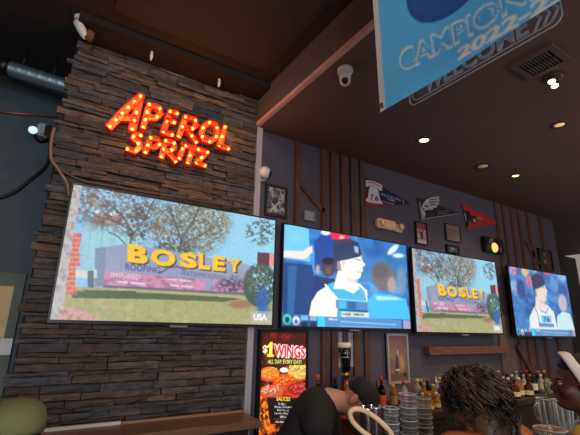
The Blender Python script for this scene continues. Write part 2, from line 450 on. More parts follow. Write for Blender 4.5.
# ================================================================== COUNTERS
zb = Wp(430,412.5,2.2).z
BACKZ = zb
r = empty('back_counter', (3.4,2.45,0)); tag(r, 'long dark wood back counter under the bottles along the wall', 'counter')
b = MB(); b.bevbox((1.95,2.19,zb-.045),(6.1,WALL-.022,zb), .006); b.build('worktop', m_dkwood, r)
b = MB(); b.box((1.98,2.24,0),(6.1,2.68,zb-.046)); b.build('body', mat('counter_front', (66,50,42), .6, noise=.2), r)
for i in range(7):
    x = 2.0+i*.58; b = MB(); b.box((x,2.222,.14),(x+.55,2.239,zb-.07)); d = b.build('door', m_dkwood, r)
    h = MB(); h.tube([(x+.5,2.222,.62),(x+.5,2.2,.63),(x+.5,2.2,.75),(x+.5,2.222,.76)], .005); h.build('handle', m_steel, d)
BARZ = .98
r = empty('bar_counter', (2.2,1.42,0)); tag(r, 'dark wood bar counter holding the glass stacks and pitchers', 'counter')
b = MB(); b.bevbox((.75,1.30,BARZ-.05),(4.6,1.6,BARZ), .01); b.build('bar_top', m_dkwood, r)
b = MB(); b.box((.8,1.54,.36),(4.55,1.58,BARZ-.051)); b.build('bar_front', mat('bar_front', (52,38,32), .6, noise=.2), r)
for xx in (.8,4.5):
    b = MB(); b.box((xx,1.36,0),(xx+.05,1.535,BARZ-.051)); b.build('end_support', MATS['bar_front'], r)
# wooden ledge against the stone
q = Wp(100,424.5,2.62)
LEDGE = q.z
lx0, lx1 = -.0, 1.30
r = empty('ledge_counter', (.65,2.4,0)); tag(r, 'brown wooden drink ledge with white back strip under the stone wall', 'ledge')
b = MB(); b.bevbox((lx0,2.36,LEDGE-.055),(lx1,2.643,LEDGE-.012), .006); b.build('top', m_barwood, r)
b = MB(); b.box((.05,2.622,LEDGE-.0115),(.52,2.643,LEDGE+.006), mat('white_strip', (205,200,192), .5)); b.box((.525,2.622,LEDGE-.0115),(lx1,2.643,LEDGE+.002), mat('tan_strip', (150,112,86), .5)); b.build('back_strip', None, r)
b = MB(); b.box((.02,2.5,0),(lx1-.02,2.62,LEDGE-.056)); b.build('support', m_dkwood, r)

# ================================================================== SCREENS
def s2(u): return u
TVQ = [[(74,185),(274.5,221),(273,325),(49,318.5)],[(283.4,224.3),(406,245.3),(410.5,328),(282.5,326.5)],
       [(412,247.5),(494.6,262),(501.8,333.7),(417,332)],[(508,266),(567,276.5),(575,337),(516.5,334.5)]]

def dashes(c, ends, n, col, wd, al=.75):       # lettering too blurred to read
    (x0,y0),(x1,y1) = ends
    for i in range(n):
        a, b_ = (i+.12)/n, (i+.72)/n
        if i % 5 == 3: continue
        c.line([(x0+(x1-x0)*a, y0+(y1-y0)*a),(x0+(x1-x0)*b_, y0+(y1-y0)*b_)], wd*(.7+.3*((i*7)%3)/2), col, al)
def paint_ad(w, h):
    c = Canvas(w, h, (150,205,232), TVQ[0], (60,175,2.636))
    X, Y = c.PX, c.PY
    t = np.clip(X/560, 0, 1)
    c.a = np.stack([128+20*t, 190+22*t, 224+14*t], -1)
    # houses / glass behind
    c.poly([(60,150),(70,115),(215,130),(215,240),(60,240)], (150,200,212), .8)
    c.poly([(90,96),(165,108),(165,132),(88,128)], (212,120,124)); c.poly([(92,92),(168,104),(168,110),(92,102)], (235,238,240))
    c.poly([(70,150),(205,150),(200,215),(70,215)], (150,205,214), .85)
    for i in range(4): c.line([(80+i*32,140),(72+i*32,220)], 2.5, (120,165,180), .6)
    # trees
    n1 = .5*c.noise(26, 18, 5, 4)+.5*c.noise(90,60,6,2); n2 = c.noise(80, 54, 9, 3); n3 = c.noise(150,90,13,2)
    for (cx,cy,rx,ry,th,col) in ((150,85,125,75,.47,(122,112,110)),(215,130,70,65,.5,(96,92,92)),(330,140,115,95,.42,(118,116,104)),(385,125,75,75,.40,(140,136,122)),(70,60,60,50,.47,(128,120,116)),(300,190,60,35,.42,(88,86,78))):
        m = c.em(cx,cy,rx,ry,.35)*np.clip((n1-th)/.06, 0, 1); c.blend(m*.9, col)
        m = c.em(cx,cy,rx*.9,ry*.9,.4)*np.clip((n2-.56)/.05, 0, 1); c.blend(m*.75, tuple(v*.62 for v in col))
        m = c.em(cx,cy,rx*.9,ry*.9,.4)*np.clip((.40-n2)/.05, 0, 1); c.blend(m*.4, (188,200,196))
    m = c.em(110,80,130,80,.3)*np.clip((n3-.58)/.08,0,1); c.blend(m*.6, (96,92,96)); m = c.em(330,130,140,100,.3)*np.clip((n3-.56)/.08,0,1); c.blend(m*.6, (104,102,94)); m = c.em(330,130,140,100,.3)*np.clip((.40-n3)/.08,0,1); c.blend(m*.5, (196,206,206))
    br = (84,74,72)
    for pts, wd in (([(180,200),(190,150),(165,110),(120,70)],5),([(190,160),(225,110),(245,70)],4),([(188,170),(212,150),(250,135)],3),([(178,140),(140,120),(100,110)],3),([(175,185),(150,160),(128,150)],3),([(310,215),(318,170),(300,120),(285,85)],5),([(318,170),(345,130),(365,90)],4),([(316,180),(370,160),(410,130)],3)):
        c.line(pts, wd, br, .85)
    m = c.em(528,150,48,40,.3)*np.clip((n1-.52)/.05, 0, 1); c.blend(m, (92,112,104))
    c.line([(565,130),(530,150),(488,165)], 2.5, (84,88,86), .8)
    # monument wall
    c.poly([(92,192),(180,180),(480,232),(508,240),(508,312),(92,292)], (146,152,180))
    c.blend(c.mask([(92,192),(180,180),(480,232),(508,240),(508,312),(92,292)])*np.clip((c.noise(12,8,3,3)-.45)*2,0,1)*.35, (176,190,215))
    c.poly([(92,192),(120,188),(118,292),(90,292)], (120,138,160), .8)
    # pink panel with white lettering
    c.poly([(116,250),(382,276),(382,308),(114,290)], (206,140,166), .92); c.poly([(404,276),(492,284),(490,312),(404,308)], (206,140,166), .9)
    m = c.mask([(116,250),(490,284),(490,312),(114,290)])*np.clip((c.noise(50,40,21,2)-.55)/.06,0,1); c.blend(m*.55, (150,96,128))
    c.text('INSURED', [(134,255),(212,262),(211,274),(133,267)], (240,222,232), .0, .9)
    dashes(c, [(150,279),(233,287)], 9, (240,222,232), 7); dashes(c, [(284,273),(346,279)], 8, (236,214,226), 6); dashes(c, [(290,289),(350,294)], 8, (236,214,226), 6)
    # shrubs at the foot of the wall
    m = c.em(452,290,45,24,.4)*np.clip((n2-.42)/.05,0,1); c.blend(m, (84,74,98))
    c.poly([(114,288),(490,310),(490,318),(112,296)], (88,88,96), .8)
    # names on the wall
    c.text('ROOFING', [(172,231),(264,242),(264,258),(172,249)], (56,72,128), .01)
    c.line([(262,258),(285,244),(308,240),(330,250)], 3.5, (52,70,120), .9); c.text('WATERPROOFING', [(318,250),(436,264),(436,276),(318,264)], (66,82,132), .005, .75)
    c.text('INC.', [(450,262),(478,265),(478,277),(450,274)], (66,82,132), .01, .8)
    L = [('B',177,231,180,227,236),('O',239,304,191,236,243),('S',315,361,201,241,247),('L',365,395,204,246,250),('E',402,435,211,250,254),('Y',443,477,218,253,257)]
    for ch, x0, x1, yt, yb0, yb1 in L:
        yt1 = yt + (x1-x0)*.14
        q = [(x0,yt),(x1,yt1),(x1,yb1),(x0,yb0)]
        c.text(ch, [(x+4,y+4) for x,y in q], (84,62,44), .05); c.text(ch, q, (250,196,40), .05)
        c.text(ch, [(x+1.5,y+1) for x,y in [(x0,yt),(x1,yt1),(x1,yt1+(yb1-yt1)*.45),(x0,yt+(yb0-yt)*.45)]], (255,214,70), .0, .0)
    # lawn
    g = [(0,292),(110,294),(500,318),(580,322),(580,400),(0,400)]
    c.poly(g, (168,166,112)); gm = c.mask(g)
    c.blend(gm*np.clip((c.noise(70,50,31,3)-.5)*3,0,1)*.6, (132,142,84)); c.blend(gm*np.clip((c.noise(24,30,33,3)-.52)*4,0,1)*.5, (192,186,140))
    c.poly([(30,300),(200,304),(380,316),(480,326),(430,334),(250,326),(30,322)], (72,86,56), .9)
    c.poly([(200,302),(500,318),(500,324),(200,308)], (178,176,112), .8)
    c.ell(478,340,42,14,(150,104,88),.85,.5)
    # right: red block, bush, blue blur painted as a screen reflection
    c.poly([(520,203),(556,206),(556,240),(520,238)], (96,48,66)); c.poly([(552,206),(568,207),(568,240),(552,240)], (226,150,150))
    m = c.em(528,290,48,62,.15)*np.clip((n1-.34)/.05,0,1); c.blend(m, (58,82,70)); m = c.em(528,285,42,55,.3)*np.clip((n2-.52)/.05,0,1); c.blend(m*.8, (110,136,118))
    c.ell(536,330,22,44,(38,92,190),.75,.5); c.ell(540,360,24,20,(40,90,180),.5,.6)
    # left trunk and brick pillar
    c.poly([(40,248),(96,248),(96,270),(40,268)], (210,214,200), .9); c.poly([(72,250),(88,250),(88,296),(72,294)], (70,84,96), .8)
    c.poly([(20,150),(58,152),(50,190),(52,238),(40,240),(38,312),(8,314)], (206,96,82))
    for i in range(13):
        y = 152+i*12.5; c.line([(6,y),(60,y+1)], 2, (226,196,186), .7)
        c.line([(22+(i%2)*9,y),(22+(i%2)*9,y+12)], 2, (226,196,186), .6); c.line([(42+(i%2)*6,y),(42+(i%2)*6,y+12)], 2, (226,196,186), .6)
    tk = [(20,10),(60,20),(36,150),(20,260),(8,345),(40,395),(-40,395),(-40,10)]
    c.poly(tk, (186,178,176)); c.blend(c.mask(tk)*np.clip((c.noise(90,40,41,3)-.5)*4,0,1)*.6, (120,112,112))
    c.poly([(-5,352),(30,344),(70,358),(98,374),(120,386),(-5,390)], (206,156,146), .95)
    c.blend(c.mask([(-5,352),(30,344),(70,358),(98,374),(120,386),(-5,390)])*np.clip((c.noise(90,60,43,2)-.5)*4,0,1)*.6, (150,96,92))
    # broadcaster bug
    c.poly([(506,358),(562,360),(562,394),(506,392)], (196,198,196), .55)
    c.text('USA', [(513,365),(549,366),(549,384),(513,383)], (255,255,255), .04)
    c.a = c.a*(.955+.09*c.noise(200,120,77,1)[...,None]) 
    c.a = c.a*.97 + np.array([12,14,18])*.75
    return c.finish(1)

def head_side(c, x, y, s, skin, band, hair, d=1):
    f = lambda pts: [(x+d*a*s, y+b_*s) for a,b_ in pts]
    c.poly(f([(-30,28),(6,40),(26,66),(34,84),(-44,84)]), skin)                           # neck
    c.poly(f([(-30,-46),(24,-48),(38,-20),(42,-4),(52,12),(43,17),(45,28),(40,36),(36,50),(16,56),(-10,44),(-34,22)]), skin)
    c.ell(x-8*s*d, y-46*s, 40*s, 22*s, hair, 1, .1)
    c.poly(f([(-44,-36),(-28,-52),(30,-58),(40,-22),(36,-14),(-4,-4),(-42,2)]), band)
    c.poly(f([(-42,-2),(-24,0),(-20,30),(-36,28)]), hair, .55)
    c.ell(x-14*s*d, y+6*s, 7*s, 12*s, tuple(v*.82 for v in skin), .8, .4)
    c.line(f([(22,-6),(36,-3)]), 3*s, (110,84,80), .8); c.line(f([(28,32),(42,34)]), 3*s, (170,110,108), .8)
    c.poly(f([(-8,44),(16,56),(34,50),(24,66),(-4,60)]), tuple(v*.86 for v in skin), .7)

def paint_game(w, h, var=0):
    c = Canvas(w, h, (52,120,190), TVQ[1], (270,210,3.3467))
    n1 = c.noise(9,7,51+var,3); n2 = c.noise(30,20,57+var,3)
    c.blend(np.clip((n1-.5)*4,0,1)*.75, (24,66,130)); c.blend(np.clip((.42-n1)*5,0,1)*.6, (96,170,222))
    if var == 0:
        c.poly([(40,50),(90,52),(128,66),(134,175),(46,165)], (110,190,228)); c.ell(88,96,34,20,(126,200,232),.6,.6)
        c.poly([(44,138),(110,140),(140,120),(142,142),(118,166),(44,160)], (236,214,204)); c.poly([(44,180),(140,186),(155,260),(140,352),(44,352)], (26,66,122))
        c.poly([(60,190),(90,190),(82,350),(60,350)], (46,110,168), .7)
        c.poly([(148,110),(172,80),(222,84),(236,120),(230,210),(150,205)], (22,70,150)); c.ell(186,76,20,12,(240,236,236),.9,.4)
        c.poly([(200,74),(266,80),(262,102),(206,98)], (226,40,66)); c.ell(240,92,12,8,(235,225,225),.7,.5)
        c.ell(196,196,24,32,(74,54,66),1,.2); c.ell(196,204,14,18,(110,80,86),.8,.5); c.ell(196,172,24,14,(24,26,40),1,.2)
        c.poly([(150,220),(180,228),(214,230),(240,260),(240,300),(140,300)], (20,54,110))
        c.ell(160,200,10,20,(200,170,160),.8,.5)
        c.poly([(290,80),(450,110),(456,260),(300,240)], (32,112,176), .7); c.ell(345,130,40,40,(20,84,150),.7,.5); c.ell(330,110,22,26,(40,126,190),.7,.5)
        c.ell(412,132,12,30,(225,232,238),.9,.4,.8); c.ell(430,152,26,10,(225,232,238),.85,.5)
        # far player seen from behind
        c.ell(380,222,42,52,(104,100,108),1,.2); c.ell(370,206,34,34,(84,80,88),.8,.4); c.ell(408,250,18,34,(176,150,146),.85,.4)
        c.ell(440,235,22,60,(150,150,158),.6,.5)
        c.poly([(330,300),(350,278),(410,284),(455,296),(470,366),(320,366)], (60,176,220)); c.poly([(352,288),(420,290),(440,300),(360,302)], (170,224,240), .8)
        # player in profile
        c.poly([(132,360),(140,310),(160,276),(200,250),(236,232),(300,246),(326,270),(332,366)], (238,222,216))
        c.poly([(190,252),(226,238),(240,262),(280,276),(300,256),(322,276),(330,366),(226,366),(228,300),(204,276)], (56,170,210))
        c.line([(186,252),(206,276),(226,298),(230,330)], 6, (236,240,240)); c.line([(236,240),(248,264),(280,278),(298,262)], 5, (240,222,190)); c.line([(304,252),(320,274),(326,300)], 5, (236,240,240))
        head_side(c, 262, 172, 1.12, (242,224,216), (26,54,92), (60,58,72))
        c.poly([(280,120),(296,124),(296,146),(284,142)], (196,216,228), .7)
        # bars and tables
        c.poly([(222,300),(328,306),(330,338),(222,330)], (38,120,176), .85)
        for i in range(3):
            c.rect(232+i*32, 306+i*2, 256+i*32, 330+i*2, ((70,180,220),(30,84,150),(86,120,190))[i], .9)
        c.line([(226,300),(326,307)], 3, (220,240,250), .8); c.line([(232,334),(328,340)], 5, (30,50,86), .9)
        c.poly([(240,340),(332,344),(332,360),(240,358)], (214,206,204), .9); dashes(c, [(246,349),(316,351)], 8, (70,60,80), 6)
    else:
        for i,(x,y,rx,ry,col) in enumerate(((80,70,34,30,(232,150,170)),(135,60,30,34,(70,90,190)),(120,160,40,60,(40,60,130)),(70,150,30,50,(150,180,220)),(170,80,34,34,(238,196,120)),(190,130,30,40,(216,120,150)),(240,70,26,26,(200,210,235)),(330,80,40,40,(200,90,130)),(370,150,40,50,(90,140,210)),(430,110,34,40,(150,190,230)),(420,200,40,60,(40,80,150)),(300,60,24,26,(220,60,110)))):
            c.ell(x,y,rx,ry,col,.85,.4)
        c.blend(np.clip((n2-.5)*4,0,1)*.35, (30,40,90))
        c.ell(410,240,36,48,(196,180,190),.9,.3); c.poly([(360,300),(400,280),(450,290),(470,366),(350,366)], (190,222,236))
        c.poly([(150,366),(160,300),(200,256),(240,232),(300,246),(340,280),(352,366)], (240,232,230))
        c.poly([(204,254),(230,240),(246,270),(284,284),(304,258),(330,280),(336,366),(226,366),(226,300)], (224,238,244))
        c.line([(206,254),(222,284),(230,340)], 7, (50,160,210)); c.line([(234,240),(250,272),(284,284),(304,260)], 6, (50,160,210))
        c.rect(246,296,318,330,(90,180,220),.8); c.text('76', [(258,300),(306,302),(306,328),(258,326)], (30,80,150), .03)
        head_side(c, 258, 170, 1.1, (232,206,200), (40,50,90), (60,50,66))
        c.poly([(222,330),(330,336),(330,352),(222,348)], (50,110,170), .8)
    c.poly([(30,354),(490,366),(490,404),(30,396)], (36,84,140) if var == 0 else (40,60,110))
    c.poly([(186,358),(440,366),(440,402),(186,398)], (84,140,196), .9)
    c.poly([(162,356),(186,357),(186,398),(162,396)], (56,196,230))
    c.ell(60,368,17,20,(70,200,196),1,.3); c.ell(60,370,9,12,(20,50,80),1,.3); c.ell(90,372,15,18,(196,214,236),1,.3); c.ell(90,376,8,9,(70,90,160),.9,.4)
    for x in (106,136):
        c.rect(x,356,x+24,372,(150,200,228),.75); c.rect(x+2,376,x+22,392,(20,40,84),.9)
    dashes(c, [(198,366),(226,367)], 5, (225,240,250), 6)
    c.line([(240,374),(420,382)], 4, (200,224,244), .55); c.line([(236,388),(400,394)], 3, (180,210,240), .4)
    c.poly([(446,366),(470,367),(472,402),(446,401)], (170,150,196), .9)
    c.a = np.clip((c.a-118)*1.16+132, 0, 255)
    if var: c.a = c.a*.86+18
    return c.finish(1)

m_bezel = mat('tv_bezel', (18,18,22), .35)
m_scr = attr_mat('tv_picture', 'screen', estr=1.0)
TVX = [.055*1.4+.0, 1.130*1.4, 2.162*1.4, 3.330*1.4]; TVZ = [CH+z*1.4 for z in (.568,.565,.548,.533)]
TY = 2.596; SWd, SHt = 1.4, .7875
TVY = [1.852*1.4, 1.876*1.4, 1.854*1.4, 1.839*1.4]
ad = paint_ad(640, 360); game = paint_game(480, 270, 0); game2 = paint_game(320, 180, 1)
TVL = ['large wall television at the stone wall showing a yellow BOSLEY sign on a lawn',
       'wall television showing a basketball player with dark headband in profile on blue',
       'wall television under the eagle pennant showing the BOSLEY lawn picture again',
       'wall television furthest along the dark wall, basketball player in white and pink crowd']
for i in range(4):
    x0, z1, Y = TVX[i], TVZ[i], TVY[i]
    r = empty('television', (x0+SWd/2, Y, z1-SHt)); tag(r, TVL[i], 'television', 'flat televisions in a row on the wall')
    cv = (ad, game, ad, game2)[i]; nx = (300, 200, 150, 120)[i]; ny = int(nx*9/16)
    P, uv = quad_grid([(x0,Y,z1),(x0+SWd,Y,z1),(x0+SWd,Y,z1-SHt),(x0,Y,z1-SHt)], nx, ny)
    painted('screen', cv, P, uv, m_scr, r)
    e = .011; b = MB()
    for lo, hi in (((x0-e,Y-.004,z1),(x0+SWd+e,Y+.03,z1+e)), ((x0-e,Y-.004,z1-SHt-e*1.6),(x0+SWd+e,Y+.03,z1-SHt)), ((x0-e,Y-.004,z1-SHt),(x0,Y+.03,z1)), ((x0+SWd,Y-.004,z1-SHt),(x0+SWd+e,Y+.03,z1))): b.box(lo, hi)
    b.build('bezel', m_bezel, r)
    b = MB(); b.bevbox((x0-.003,Y+.003,z1-SHt-.003),(x0+SWd+.003,Y+.036,z1+.003), .003); b.build('back_panel', m_black, r)
    back = 2.643 if i == 0 else WALL-.025
    b = MB(); b.box((x0+.5,Y+.037,z1-.6),(x0+.9,max(back-.001,Y+.039),z1-.2)); b.build('wall_mount', m_black, r)
    b = MB(); b.box((x0+SWd*.47,Y-.012,z1-SHt-e*1.6-.012),(x0+SWd*.55,Y+.02,z1-SHt-e*1.6)); b.build('sensor_bar', mat('grey_plastic', (120,116,112), .5), r)

# small glowing monitor far behind the headband woman
p = [Wp(x,y,3.9) for x,y in ((555,338),(568,341),(568,359),(555,357))]
x0, x1, zt, zb2 = p[0].x, p[1].x, p[0].z, p[2].z
c = Canvas(64, 64, (70,170,220)); c.ell(.35,.4,.3,.4,(190,230,245),.9,.5); c.ell(.7,.6,.25,.3,(30,90,170),.9,.4); c.ell(.5,.85,.3,.2,(150,220,240),.8,.5); c.finish()
r = empty('monitor', ((x0+x1)/2,3.92,zb2)); tag(r, 'small bright blue monitor glowing on the far dark wall behind the headband woman', 'monitor')
P, uv = quad_grid([(x0,3.9,zt),(x1,3.9,zt),(x1,3.9,zb2),(x0,3.9,zb2)], 30, 30); painted('screen', c, P, uv, m_scr, r)
b = MB(); b.box((x0-.02,3.902,zb2-.02),(x1+.02,3.95,zt+.02)); b.build('casing', m_bezel, r)
b = MB(); b.box(((x0+x1)/2-.08,3.951,(zt+zb2)/2-.1),((x0+x1)/2+.08,3.999,(zt+zb2)/2+.1)); b.build('wall_mount', m_black, r)

# ------------------------------------------------------------------ wings poster
Yp = WALL-.045
a, bq = Wp(262.5,332.5,Yp), Wp(306,334,Yp); x0, x1, zt = a.x, bq.x, a.z; zb_ = zt - (x1-x0)*2.55
def paint_wings():
    # painting coordinates: crop (230,300) x3.225 ; frame corners from the sight lines of the panel
    def pxof(X, Z):
        d = Vector((X,Yp,Z))-CAM; z = d.dot(FW); return (290+FPX*d.dot(RT)/z, 217.5-FPX*d.dot(UP)/z)
    q = [pxof(x0,zt), pxof(x1,zt), pxof(x1,zb_), pxof(x0,zb_)]
    c = Canvas(240, 600, (58,14,14), q, (230,300,3.225))
    n = c.noise(10,24,71,4); n2 = c.noise(30,60,73,3)
    c.blend(np.clip((n-.5)*4,0,1)*.6, (120,24,16)); c.blend(c.em(165,115,55,18,.7)*np.clip((n2-.45)*4,0,1)*.8, (190,26,34))
    fl = np.clip((c.PY-170)/120,0,1)*np.clip((n-.42)*5,0,1)*(1-.6*c.em(180,330,60,90,.5)); c.blend(fl*.95, (236,96,24)); c.blend(fl*np.clip((n2-.52)*5,0,1), (255,190,60))
    c.blend(c.em(110,380,28,60,.6)*np.clip((n2-.4)*4,0,1), (255,150,36))
    # food baskets
    for k,(cx,cy,rx,ry,col,hi) in enumerate(((128,236,30,20,(232,122,30),(255,190,80)),(220,232,32,24,(214,176,84),(250,226,140)),(176,262,34,24,(212,76,22),(250,150,60)),(134,292,36,18,(196,92,60),(246,200,160)),(218,286,32,20,(156,34,34),(230,96,80)))):
        rx *= 1.14; ry *= 1.1; c.ell(cx,cy+9,rx*1.06,ry*.9,(206,64,44),.95,.1); c.ell(cx,cy,rx,ry,col,1,.15)
        rr = np.random.default_rng(80+k)
        for _ in range(18):
            a_, b_ = rr.uniform(-.7,.7)*rx, rr.uniform(-.7,.7)*ry; rot = rr.uniform(0,3)
            c.ell(cx+a_,cy+b_,rx*.28,ry*.2,tuple(v*.6 for v in col),.85,.5,rot); c.ell(cx+a_-1,cy+b_-2,rx*.24,ry*.16,hi,.8,.5,rot)
    c.ell(174,226,15,9,(232,226,222),1,.2); c.ell(174,224,10,5,(250,246,240),1,.3)
    c.text('$', [(106,146),(121,146),(121,174),(106,174)], (255,246,200), .03)
    for dx,dy,col in ((2,2,(90,10,10)),(0,0,(255,226,70))): c.poly([(x+dx,y+dy) for x,y in [(121,148),(130,136),(138,136),(136,174),(141,175),(140,184),(119,183),(120,174),(126,174),(127,152),(121,155)]], col)
    q2 = [(142,142),(243,150),(242,188),(141,184)]
    c.text('WINGS', [(x-2,y-2) for x,y in q2], (250,236,230), .09); c.text('WINGS', [(x+2,y+2) for x,y in q2], (250,236,230), .09); c.text('WINGS', q2, (206,30,44), .035)
    c.poly([(112,188),(242,190),(236,210),(116,208)], (44,54,26)); c.text('ALL DAY EVERY DAY!', [(122,192),(230,193),(230,206),(122,205)], (238,226,120), .02)
    c.poly([(118,312),(226,314),(222,400),(130,400)], (26,18,22), .96); c.line([(116,312),(228,314)], 4, (200,60,40))
    c.text('SAUCES', [(150,313),(194,314),(194,326),(150,325)], (250,220,70), .03)
    for s_, x_a, x_b, y in (('Buffalo',156,180,331),('Mango Habanero',144,206,341.5),('Hot Honey',152,190,352),('Lemon Pepper',144,200,362),('BBQ',162,182,373)):
        c.text(s_, [(x_a,y),(x_b,y+.6),(x_b,y+8.5),(x_a,y+8)], (226,232,240), .015)
    c.line([(140,384),(204,386)], 1.5, (200,120,60), .8); dashes(c, [(146,393),(192,394)], 12, (240,230,220), 5)
    return c.finish(1)
r = empty('poster_display', ((x0+x1)/2,Yp,zb_)); tag(r, 'tall glowing red poster display advertising $1 WINGS below the televisions', 'poster')
P, uv = quad_grid([(x0,Yp,zt),(x1,Yp,zt),(x1,Yp,zb_),(x0,Yp,zb_)], 90, 230)
painted('printed_panel', paint_wings(), P, uv, attr_mat('backlit_print', 'backlit', .5, .95), r)
b = MB()
for lo, hi in (((x0-.022,Yp-.006,zt),(x1+.022,Yp+.03,zt+.022)),((x0-.022,Yp-.006,zb_-.022),(x1+.022,Yp+.03,zb_)),((x0-.022,Yp-.006,zb_),(x0,Yp+.03,zt)),((x1,Yp-.006,zb_),(x1+.022,Yp+.03,zt))): b.box(lo, hi)
b.build('frame', m_black, r)
b = MB(); b.box((x0,Yp+.002,zb_),(x1,WALL-.003,zt)); b.build('light_box', m_black, r)
# ================================================================== MARQUEE SIGN ON THE STONE
SY = 2.585                                                # face of the letters
m_tray = mat('sign_orange', (236,80,26), .45, emit=(255,86,22), estr=.6)
m_rim = mat('sign_rim', (170,34,14), .5, emit=(255,50,8), estr=.12)
m_bulb = mat('sign_bulb', (255,190,110), .3, emit=(255,164,66), estr=3.2)
LET = [('A',[[(110,126),(128,107),(141,95.5)],[(141,95.5),(132.5,129)],[(121,117),(135,118)]],8.0),
 ('P',[[(149.5,104),(143.5,127)],[(149.5,104),(160,107.5),(161,113),(156,118),(147,117)]],6),
 ('E',[[(170.5,111),(163.5,132)],[(170.5,111),(177.5,113)],[(168,120),(174.5,122)],[(163.5,132),(172.5,134.5)]],6),
 ('R',[[(186,116.5),(179,136.5)],[(186,116.5),(195.5,119),(197,124.5),(192,129),(183,127)],[(188,129),(196.5,142)]],6),
 ('O',[[(210,122),(216,124),(218.5,130.5),(216.5,137.5),(210,141.5),(204,139.5),(201.5,133),(204,126),(210,122)]],6),
 ('L',[[(225.5,126.5),(219.5,146)],[(219.5,146),(229,148.5)]],6),
 ('S',[[(141,135),(135,133),(133,138),(138.5,142),(140,147),(135,151.5),(127.5,148.5)]],5.4),
 ('P',[[(151,137.5),(145.5,152.5)],[(151,137.5),(159,139.5),(160,144),(154,147.5),(149,146)]],5.2),
 ('R',[[(166,140.5),(161.5,157)],[(166,140.5),(174.5,142.5),(175,147.5),(170,151),(164,149.5)],[(168,151),(176,161.5)]],5.2),
 ('I',[[(183,148.5),(179.5,158.5)],[(184,144),(184.2,143.4)]],5.2),
 ('T',[[(186,145.5),(198.5,149)],[(192.5,147.5),(188,163)]],5.2),
 ('Z',[[(199,149.5),(208,152)],[(208,152),(196.5,163)],[(196.5,163),(205.5,165.5)]],5.2)]
def sp(p): v = Wp(p[0], p[1], SY); return v
root = empty('marquee_sign', (sp((165,135)).x, SY+.05, sp((165,165)).z)); tag(root, 'glowing orange red bulb lettered APEROL SPRITZ sign on the stone wall', 'sign')
for ch, strokes, wpx in LET:
    w = wpx*.74*2.95/FPX/2
    b = MB(); bulbs = []
    for si, st in enumerate(strokes):
        P = [sp(p) for p in st]; closed = len(st) > 3 and st[0] == st[-1]
        if closed: P = P[:-1]
        n = len(P); Ls, Rs = [], []
        for i in range(n):
            a = P[(i-1)%n] if (i > 0 or closed) else P[i]; c = P[(i+1)%n] if (i < n-1 or closed) else P[i]
            d = (c-a).normalized(); nn = Vector((-d.z,0,d.x))
            q = P[i]
            if not closed and i == 0: q = q - d*w*.7
            if not closed and i == n-1: q = q + d*w*.7
            Ls.append(q+nn*w); Rs.append(q-nn*w)
        yo = .0012*si
        for i in range(n if closed else n-1):
            j = (i+1) % n
            base = [Ls[i],Ls[j],Rs[j],Rs[i]]
            b.prism([v+Vector((0,.022+yo,0)) for v in base], (0,.02,0), m_tray)
            for e in (Ls, Rs):
                s_ = 1 if e is Ls else -1
                d = (e[j]-e[i]).normalized(); nn = Vector((-d.z,0,d.x))*.004*s_
                b.prism([e[i],e[j],e[j]+nn,e[i]+nn], (0,.044,0), m_rim)
        if not closed:
            for k in (0, n-1):
                d = (Ls[k]-Rs[k]).normalized(); nn = Vector((-d.z,0,d.x))*.003
                b.prism([Rs[k],Ls[k],Ls[k]+nn,Rs[k]+nn], (0,.044,0), m_rim)
        # bulbs along the stroke
        seg = P + ([P[0]] if closed else []); tot = sum((seg[i+1]-seg[i]).length for i in range(len(seg)-1))
        cnt = max(1, round(tot/.072)); cnt = cnt if closed else cnt+1
        if ch == 'I' and si == 1: cnt = 1
        for k in range(cnt):
            t = tot*(k/cnt if closed else (k/(cnt-1) if cnt > 1 else .5)); i = 0
            while i < len(seg)-2 and t > (seg[i+1]-seg[i]).length: t -= (seg[i+1]-seg[i]).length; i += 1
            q = seg[i] + (seg[i+1]-seg[i]).normalized()*t
            if all((q-o).length > .045 for o in bulbs): bulbs.append(q)
    L = b.build('letter', None, root)
    for q in bulbs:
        mb = MB(); mb.ell(q+Vector((0,.008,0)), (.0105,.0125,.0105), sub=2); mb.tube([q+Vector((0,.012,0)), q+Vector((0,.024,0))], .007, n=8); mb.build('bulb', m_bulb, L)
b = MB()
for px, py in ((128,118),(165,118),(205,131),(150,146),(190,156)):
    q = sp((px,py)); b.tube([(q.x,SY+.03,q.z),(q.x,2.655,q.z)], .008, n=8)
b.build('standoff', m_black, root)
for px, py in ((122,116),(152,114),(182,124),(208,132),(226,138),(140,144),(168,152),(196,156)):
    ld = bpy.data.lights.new('sign_glow','POINT'); ld.energy = 1.1; ld.color = (1,.36,.10); ld.shadow_soft_size = .03
    lo = bpy.data.objects.new('sign_glow', ld); COL.objects.link(lo); v = sp((px,py)); lo.location = v+Vector((0,-.045,0))-root.location; lo.parent = root

